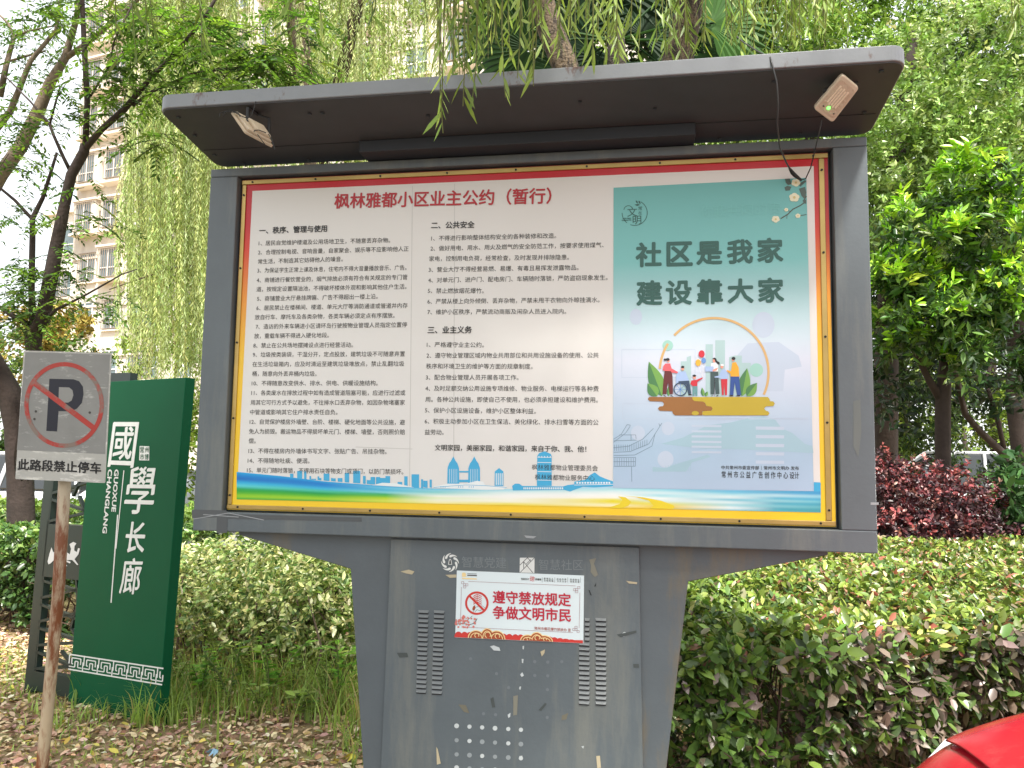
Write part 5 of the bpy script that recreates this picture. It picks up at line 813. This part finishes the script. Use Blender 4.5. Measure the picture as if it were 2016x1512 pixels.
nb = thing('hedge', 'low bright green hedge showing over the cream-edged shrub, under the board corner', 'hedge', (-4.2, 5.6, 0)); f2 = lambda x: 5.0+x*0; b2 = lambda x: 6.2+x*0
m_ = MB(); stems(m_, -9.5, -1., f2, .6, 60, srgb(70, 60, 50)); m_.build('branches', mat('twig_bark', (.1, .07, .05), .9), nb, fix=False); a = hedge_fill('x', nb, -9.6, -.9, f2, b2, .78, 4200, 1700, 6, .06, .035, [(120, 150, 60, 3), (92, 124, 50, 3), (150, 174, 86, 2)], leaf_gloss); leaf_mesh('foliage', *a, leaf_gloss, nb, LEAF4)
dh = thing('hedge', 'dark small-leaved hedge at the tree foot, ending at the lattice screen', 'hedge', (-4.4, 3., 0)); f3 = lambda x: 2.75+(x+4.6)*-.2; b3 = lambda x: 4.4+x*0
m_ = MB(); stems(m_, -7.5, -3.5, f3, .6, 70, srgb(60, 50, 42)); m_.build('branches', mat('twig_bark', (.1, .07, .05), .9), dh, fix=False); a = hedge_fill('x', dh, -7.6, -3.45, f3, b3, .76, 3600, 2600, 6, .05, .03, [(110, 142, 66, 3), (76, 108, 48, 4), (150, 172, 100, 1.5), (56, 84, 40, 2)], leaf_gloss, [(62, 90, 42, 3), (84, 112, 54, 2), (44, 66, 34, 2)], fgap=.3); leaf_mesh('foliage', *a, leaf_gloss, dh, LEAF6)
# saplings in the long grass
def sapling(px, py, hpx, label, cols, n=26, ln=.10, wd=.05, dep=None):
    g_ = atz(px, py); dep = (g_-CAM)@FW; t_ = thing('sapling', label, 'sapling', g_, 'young plants in the long grass'); h_ = hpx*dep/FPX; m = MB(); Bq = []; Dq = []
    for s_ in range(3):
        dx, dy = rng.normal(0, .10, 2)*h_/.5; P_ = [g_+np.array([dx*f*f, dy*f*f, h_*f*(1-.12*s_)]) for f in (0, .3, .6, 1)]; m.tube(P_, [.006, .005, .004, .002], 5, cap=False)
        for f in np.linspace(.35, 1, n//3): q = g_+np.array([dx*f*f, dy*f*f, h_*f*(1-.12*s_)]); az = rng.random()*6.28; Bq.append(q); Dq.append((math.cos(az), math.sin(az), .15))
    m.build('stem', mat('green_stem', srgb(98, 110, 58), .7), t_, fix=False); Bq, Dq = np.array(Bq), np.array(Dq); leaf_mesh('foliage', Bq, Dq, unit(np.array([0, 0, 1.])+rng.normal(0, .25, Bq.shape)), ln*rng.uniform(.7, 1.2, len(Bq)), wd*rng.uniform(.8, 1.2, len(Bq)), pick(len(Bq), cols), leaf_thin, t_, LEAF6)
LG = [(120, 168, 60, 3), (96, 144, 56, 2), (150, 186, 80, 1)]
sapling(530, 1395, 145, 'bright green young plant with a spray of small leaves in the long grass', LG, 60, .08, .034); sapling(620, 1330, 190, 'broad-leaved pale green sapling rising against the cream-edged shrub', LG, 27, .15, .09); sapling(345, 1370, 85, 'low sapling overlapping the lower edge of the green slab sign', [(120, 152, 72, 2), (160, 180, 110, 1)], 54, .055, .03); sapling(665, 1400, 150, 'thin upright weed with narrow leaves beside the grey post', LG, 36, .12, .03); sapling(450, 1400, 130, 'tangled leafy weed between the slab sign and the bright young plant', [(84, 116, 52, 2), (112, 144, 66, 1)], 54, .06, .03)
for i, (px, py, hp, lab) in enumerate(((395, 1385, 95, 'small round-leaved weed beside the foot of the green slab sign'), (480, 1360, 120, 'leafy weed in the middle of the long grass strip'), (575, 1385, 110, 'pale-leaved weed in front of the broad-leaved sapling'), (690, 1350, 170, 'tall leafy weed touching the grey post edge'), (600, 1420, 60, 'lowest leafy weed at the litter edge of the grass strip'), (435, 1340, 130, 'dense leafy weed standing before the cream-edged shrub, close to the slab sign'), (560, 1330, 150, 'narrow-leaved weed before the middle of the cream-edged shrub'), (640, 1385, 120, 'round-leaved weed half hidden in grass a step from the grey post'), (510, 1410, 70, 'short leafy weed above the pale blue scrap of litter'))):
    sapling(px, py, hp, lab, [LG, [(140, 160, 84, 2), (104, 132, 64, 1)], [(166, 180, 110, 2), (124, 152, 72, 1)]][i % 3], 48+6*(i % 2), (.06, .09, .05)[i % 3], (.04, .035, .03)[i % 3])
# ------------------------------------------------------------------ grass, litter
def blades(spots, n):
    V, F_, C_ = [], [], []
    for px, py, rx, ry, h_, nb_, col in spots:
        for i in range(int(nb_*n)):
            g_ = atz(px+rng.normal(0, .5)*rx, py+rng.normal(0, .5)*ry); L_ = h_*rng.uniform(.5, 1.25); az = rng.random()*6.28; lean = rng.uniform(.25, 1.35); wd = rng.uniform(.003, .008); d = np.array([math.cos(az), math.sin(az), 0]); sd_ = np.array([-d[1], d[0], 0]); c_ = np.array(srgb(*col) if rng.random() < .82 else srgb(178, 164, 112))*rng.uniform(.7, 1.3); b0 = len(V)
            for j in range(5): f = j/4; p_ = g_+np.array([0, 0, 1.])*L_*(f-.35*lean*f*f)+d*L_*lean*.75*f*f; V += [p_-sd_*wd*(1-f*.92), p_+sd_*wd*(1-f*.92)]; C_ += [c_, c_]
            F_ += [(b0+2*j, b0+2*j+1, b0+2*j+3, b0+2*j+2) for j in range(4)]
    me = bpy.data.meshes.new('grass'); me.from_pydata([tuple(p_) for p_ in V], [], F_); a = me.attributes.new('tint', 'FLOAT_COLOR', 'POINT'); a.data.foreach_set('color', np.c_[np.clip(np.array(C_), 0, 1), np.ones(len(C_))].astype('f4').ravel()); me.materials.append(leaf_thin); return put('grass', me)
G1, G2, G3 = (146, 170, 88), (166, 192, 108), (120, 150, 74)
tag(blades([(420, 1355, 170, 60, .28, 190, G1), (520, 1350, 200, 60, .32, 270, G2), (620, 1350, 150, 70, .34, 250, G1), (668, 1370, 60, 80, .30, 160, G2), (350, 1375, 90, 50, .24, 130, G3), (430, 1400, 200, 24, .16, 90, G2), (560, 1405, 200, 24, .2, 70, G1), (230, 1416, 60, 8, .16, 26, G1), (300, 1428, 46, 12, .24, 90, G2), (335, 1405, 40, 30, .28, 90, G1), (165, 1388, 30, 8, .32, 14, G3), (130, 1420, 70, 40, .12, 80, G2), (40, 1350, 100, 60, .07, 200, G2), (180, 1480, 300, 60, .05, 200, G2), (520, 1490, 260, 40, .06, 120, G2), (60, 1290, 160, 30, .06, 160, G3), (695, 1450, 30, 80, .18, 70, G1), (1400, 1560, 200, 40, .1, 60, G3)], 1.5), kind='stuff')
n = 34000; x = rng.uniform(-7, 1.2, n); y = rng.uniform(.2, 3.4, n); P_ = np.c_[x, y, rng.random(n)*.02+.004]; az = rng.random(n)*6.28; D = np.c_[np.cos(az), np.sin(az), rng.normal(0, .25, n)]
s_ = rng.uniform(.6, 1.4, n); o_ = leaf_mesh('fallen_leaves', P_, D, unit(np.array([0, 0, 1.])+rng.normal(0, .35, (n, 3))), .042*s_, .024*s_, pick(n, [(218, 192, 156, 4), (192, 160, 128, 4), (230, 212, 180, 2.5), (146, 114, 96, 3), (208, 190, 100, .8), (182, 142, 130, 2.5)]), dry_leaf, None, LEAF6); tag(o_, kind='stuff')
for px, py, c_, lab in ((418, 1482, (150, 190, 214), 'crumpled pale blue scrap of litter among the fallen leaves'), (690, 1492, (206, 196, 70), 'large yellow fallen leaf at the foot of the grey post')):
    g_ = atz(px, py, .03); m_ = MB()
    for i in range(7): a = i*.9; m_.add([g_+np.array([math.cos(a)*.03, math.sin(a)*.03, -.01]), g_+np.array([math.cos(a+.9)*.03, math.sin(a+.9)*.03, .008]), g_+np.array([.005, 0, .022])], [(0, 1, 2)])
    tag(m_.build('litter_scrap' if 'scrap' in lab else 'yellow_leaf', mat('scrap_%d' % px, srgb(*c_), .6)), lab, 'litter' if 'scrap' in lab else 'leaf')
# ================================================================== apartment buildings
cream = stained('cream_render', srgb(212, 204, 194), srgb(184, 174, 164), .35, .5, .66, .85, (1, 1, .4), var=.05); winf = mat('white_frame', srgb(226, 226, 222), .5); glass = mat('window_glass', srgb(96, 112, 116), .08, spec=.8, var=.3, vscale=.6); grille_m = mat('grille_bar', srgb(150, 136, 124), .5); slab_m = mat('pale_slab', srgb(222, 212, 198), .8)
U = np.array([math.sin(R(103)), math.cos(R(103)), 0]); NN = np.array([U[1], -U[0], 0]); O_ = atd(240, 893, 45)
def fp(u, v, o=0.): q = O_+U*u+NN*o; return np.array([q[0], q[1], v])
def fbox(m, u0, u1, v0, v1, o0, o1, mi=0): m.obox(fp(u0, v0, o0), U*(u1-u0), NN*(o1-o0), (0, 0, v1-v0), mi)
def facade(b, us, vs, kinds):
    """bays with a framed window; some stand out as boxes with a grille"""
    for v in vs:
        for i, u in enumerate(us):
            kd = kinds(i, v); o = .55 if kd == 'bay' else .02; f = MB()
            if kd == 'bay':
                q = MB(); fbox(q, u-.95, u+.95, v-1.0, v+1.0, 0.003, .5); fbox(q, u-1.05, u+1.05, v-1.14, v-1.003, 0.003, .68); fbox(q, u-1.05, u+1.05, v+1.003, v+1.12, .003, .62); q.build('bay', slab_m, b); o = .502
            else:
                q = MB(); fbox(q, u-.8, u+.8, v-1.02, v-.92, .003, .16); q.build('sill', slab_m, b)
            w2 = .62 if kd != 'wide' else 1.15; g = MB(); fbox(g, u-w2, u+w2, v-.86, v+.8, o+.002, o+.012)
            for a0, a1, c0, c1 in ((-w2-.07, -w2, -.9, .86), (w2, w2+.07, -.9, .86), (-w2, w2, .8, .86), (-w2, w2, -.9, -.86), (-.03, .03, -.86, .8), (-w2, -.031, -.32, -.26), (.031, w2, -.32, -.26)): fbox(f, u+a0, u+a1, v+c0, v+c1, o+.001, o+.06)
            fo_ = f.build('window', winf, b, fix=False); g.build('pane', glass, fo_, fix=False)
            if kd == 'bay' or (i*7+int(v)) % 4 == 0:
                g = MB(); n_ = 9
                for j in range(n_): x_ = u-.72+1.44*j/(n_-1); fbox(g, x_-.014, x_+.014, v-.85, v+.85, o+.14, o+.165)
                fbox(g, u-.75, u+.75, v-.88, v-.851, o+.061, o+.17); fbox(g, u-.75, u+.75, v+.851, v+.88, o+.061, o+.17); g.build('grille', grille_m, b, fix=False)
bA = thing('apartment_building', 'tall cream apartment block with barred bay windows, partly screened by the far willow', 'building', fp(8, 0, -6))
m_ = MB(); fbox(m_, -5.2, 34, 0, 33, -12, 0); m_.build('wall', cream, bA)
m_ = MB(); fbox(m_, -5.5, 34.3, 33.003, 33.6, -12.3, .4); m_.build('roof', slab_m, bA)
m_ = MB()
for v in range(1, 11): fbox(m_, -5.1, 34, v*3.03+.9, v*3.03+1.02, .003, .10)
m_.build('ledge', slab_m, bA)
us = [-3.75, -1.45, 1.2, 4.4, 7.2, 10., 13., 16., 19., 21.6, 24., 27., 30.]; vs_ = [6.45+3.03*i for i in range(8)]
facade(bA, us, vs_, lambda i, v: 'bay' if (i % 2 == 1 and v > 11) or (i == 0 and v > 14) else ('wide' if i % 4 == 2 else 'plain'))
bB = thing('apartment_building', 'lower pale apartment wing set back beside the cream block, behind the tree limbs', 'building', fp(-8, 0, -8))
m_ = MB(); fbox(m_, -11.5, -5.3, 0, 17.4, -13, -3); m_.build('wall', mat('white_render', srgb(226, 222, 216), .85, var=.06, vscale=.5), bB); m_ = MB(); fbox(m_, -11.9, -5.25, 17.403, 17.7, -13.3, -2.7); m_.build('roof', slab_m, bB)
O_keep = O_; O_ = O_-NN*3.0; facade(bB, [-10, -7.6], [6.45+3.03*i for i in range(4)], lambda i, v: 'wide'); O_ = O_keep
# drying rack of laundry on a balcony of the block
ld = thing('laundry', 'red and white washing hung on a balcony rail of the cream block', 'laundry', fp(5.2, 17, .9)); m_ = MB(); m_.tube([fp(3.2, 17.2, 1.), fp(6.8, 17.2, 1.)], .03, 6); m_.tube([fp(3.2, 17.2, 1.), fp(3.2, 17., 0)], .025, 6); m_.tube([fp(6.8, 17.2, 1.), fp(6.8, 17., 0)], .025, 6); m_.build('rail', winf, ld)
for i, c_ in enumerate(((196, 60, 60), (220, 220, 220), (150, 170, 180))): m_ = MB(); fbox(m_, 3.7+i*1.05, 4.35+i*1.05, 16.3, 17.16, .97, 1.0); m_.build('garment', mat('cloth_%d' % i, srgb(*c_), .9), ld)
# ================================================================== cars
def car(name, label, loc, rz, paint, kind='hatch', group=None):
    """a car facing local +Y; body shell skinned over cross sections, glass, wheels and lamps"""
    root = thing(name, label, 'car', (0, 0, 0), group); hw = .88; hi = kind == 'suv'; L_ = 2.2; rf = 1.72 if hi else 1.46; hood = 1.02 if hi else .92; sill = .24
    S = [(-L_, .50, .72, .80), (-L_+.08, .36, .80, .95), (-L_+.30, .28, .84, 1.0), (-1.3, sill, .88, 1.0), (-.4, sill, .88, hood+.03), (.55, sill, .88, hood+.02), (.85, sill, .88, hood), (1.35, sill, .87, hood-.05), (1.75, .26, .83, hood-.13), (2.0, .30, .74, hood-.23), (2.14, .36, .62, hood-.34), (L_, .42, .52, hood-.46)]
    n = 16; V = []; F_ = []
    for y, z0, w_, z1 in S:
        for j in range(n):
            a = 2*math.pi*(j+.5)/n; cx, cz = math.cos(a), math.sin(a); e = .42; sx = math.copysign(abs(cx)**e, cx)*w_; szv = math.copysign(abs(cz)**(e+.12), cz); zc, hh = (z0+z1)/2, (z1-z0)/2; tum = 1-.07*max(0, szv); V.append((sx*tum, y, zc+szv*hh))
    for i in range(len(S)-1): F_ += [(i*n+j, i*n+(j+1) % n, (i+1)*n+(j+1) % n, (i+1)*n+j) for j in range(n)]
    F_ += [tuple(range(n)), tuple((len(S)-1)*n+j for j in range(n-1, -1, -1))]
    b = MB(); b.add(V, F_); q = b.build('body', paint, root, smooth=True); q.modifiers.new('smooth', 'SUBSURF').levels = 1; q.modifiers['smooth'].render_levels = 2
    q = MB(); hs = [(y, z0, w_, z1) for y, z0, w_, z1 in S if .8 < y < 2.1]; Vb = []
    for y, z0, w_, z1 in hs:
        for j in range(1, 7): a = 2*math.pi*(j+.5)/n; cx, cz = math.cos(a), math.sin(a); Vb.append((math.copysign(abs(cx)**.42, cx)*w_*(1-.07*cz**.54), y, (z0+z1)/2+cz**.54*(z1-z0)/2+.007))
    q.add(Vb, [(i*6+j, i*6+j+1, (i+1)*6+j+1, (i+1)*6+j) for i in range(len(hs)-1) for j in range(5)]); q = q.build('bonnet', paint, root, smooth=True); q.modifiers.new('thickness', 'SOLIDIFY').thickness = .006; q.modifiers.new('smooth', 'SUBSURF').levels = 1; q.modifiers['smooth'].render_levels = 2
    yb, y1, y2, yf_ = (-2.0, -1.75, .0, .95) if hi or kind == 'hatch' else (-1.5, -.9, .05, .95)
    def cab(dz, s_, m, y0a, y0b, y1a, y1b): m.add([(-.78*s_, y0a, hood-.02), (.78*s_, y0a, hood-.02), (.62*s_, y0b, rf+dz), (-.62*s_, y0b, rf+dz), (-.78*s_, y1a, hood-.03), (.78*s_, y1a, hood-.03), (.62*s_, y1b, rf+dz), (-.62*s_, y1b, rf+dz)], [(0, 1, 2, 3), (4, 7, 6, 5), (0, 4, 5, 1), (3, 2, 6, 7), (0, 3, 7, 4), (1, 5, 6, 2)])
    m = MB(); cab(-.05, 1., m, yb, y1, yf_, y2); m.build('window', mat('car_glass', (.02, .024, .026), .06, spec=.8), root, bevel=.03)
    m = MB(); m.box(-.60, .60, y1-.02, y2+.04, rf-.055, rf)
    for s_ in (-1, 1):
        for a0, a1 in (((.80, yb+.02, hood-.03), (.635, y1, rf-.03)), ((.79, -.5, hood-.03), (.635, -.55, rf-.03)), ((.80, yf_-.02, hood-.03), (.635, y2, rf-.03))): m.tube([(a0[0]*s_, a0[1], a0[2]), (a1[0]*s_, a1[1], a1[2])], .035, 6)
    m.build('roof', paint, root, bevel=.02)
    tyre = mat('tyre_rubber', (.015, .015, .015), .8); rim = mat('alloy_rim', (.5, .5, .52), .35, .8)
    for s_ in (-1, 1):
        for y in (-1.32, 1.32):
            m = MB(); m.tube([(s_*.66, y, .32), (s_*.70, y, .32), (s_*.86, y, .32), (s_*.89, y, .32)], [.27, .32, .32, .27], 20); wo = m.build('wheel', tyre, root); m = MB(); m.tube([(s_*.87, y, .32), (s_*.905, y, .32)], [.21, .19], 14)
            for j in range(5): a = j*1.257; m.tube([(s_*.905, y, .32), (s_*.91, y+.18*math.cos(a), .32+.18*math.sin(a))], .025, 5)
            m.build('rim', rim, wo)
        m = MB(); lp_ = [(s_*.72, 1.66, hood-.24), (s_*.66, 1.90, hood-.30), (s_*.52, 2.04, hood-.36), (s_*.46, 2.06, hood-.46), (s_*.64, 1.94, hood-.46), (s_*.74, 1.68, hood-.36)]; m.prism(lp_, (s_*.05, .05, .005)); m.build('headlight', mat('lamp_glass', (.5, .51, .53), .08, spec=.8), root, bevel=.012)
        m = MB(); m.box(s_*.70-.1, s_*.70+.1, -L_-.02, -L_+.06, .74, .9); m.build('tail_light', mat('tail_red', (.4, .02, .02), .2), root, bevel=.01)
        m = MB(); m.tube([(s_*.84, .72, hood+.03), (s_*.98, .70, hood+.07)], [.03, .04], 6); m.obox((s_*1.0-.08, .66, hood+.02), (.17, 0, 0), (0, .09, 0), (0, 0, .13)); m.build('mirror', paint, root, bevel=.02)
    m = MB(); m.box(-.5, .5, L_-.04, L_+.012, .40, .52); m.build('grille', mat('grille_black', (.02, .02, .02), .5), root)
    root.rotation_euler = (0, 0, rz); root.location = loc; return root
white = mat('white_car_paint', srgb(214, 216, 220), .25, spec=.6); redp = stained('red_car_paint', srgb(168, 26, 42), srgb(172, 62, 66), 9, .52, .8, .2, var=.05)
red = car('parked_car', 'bright red car whose glossy bonnet corner pokes in front of the clipped hedge', (3.33, -1.14, .004), R(90), redp, 'suv')
q = atd(30, 1000, 12.4); car('parked_car', 'white hatchback parked behind the tree trunk and the lattice screen', (q[0], q[1], .004), R(84), white, 'hatch', 'white cars parked behind the trees')
q = atd(500, 950, 15.2); car('parked_car', 'tall white vehicle glimpsed between the green slab sign and the notice board', (q[0], q[1], .004), R(80), white, 'suv', 'white cars parked behind the trees')
q = atd(1850, 930, 15.6); car('parked_car', 'white vehicle glimpsed over the purple bush beneath the trees', (q[0], q[1], .004), R(95), white, 'suv', 'white cars parked behind the trees')
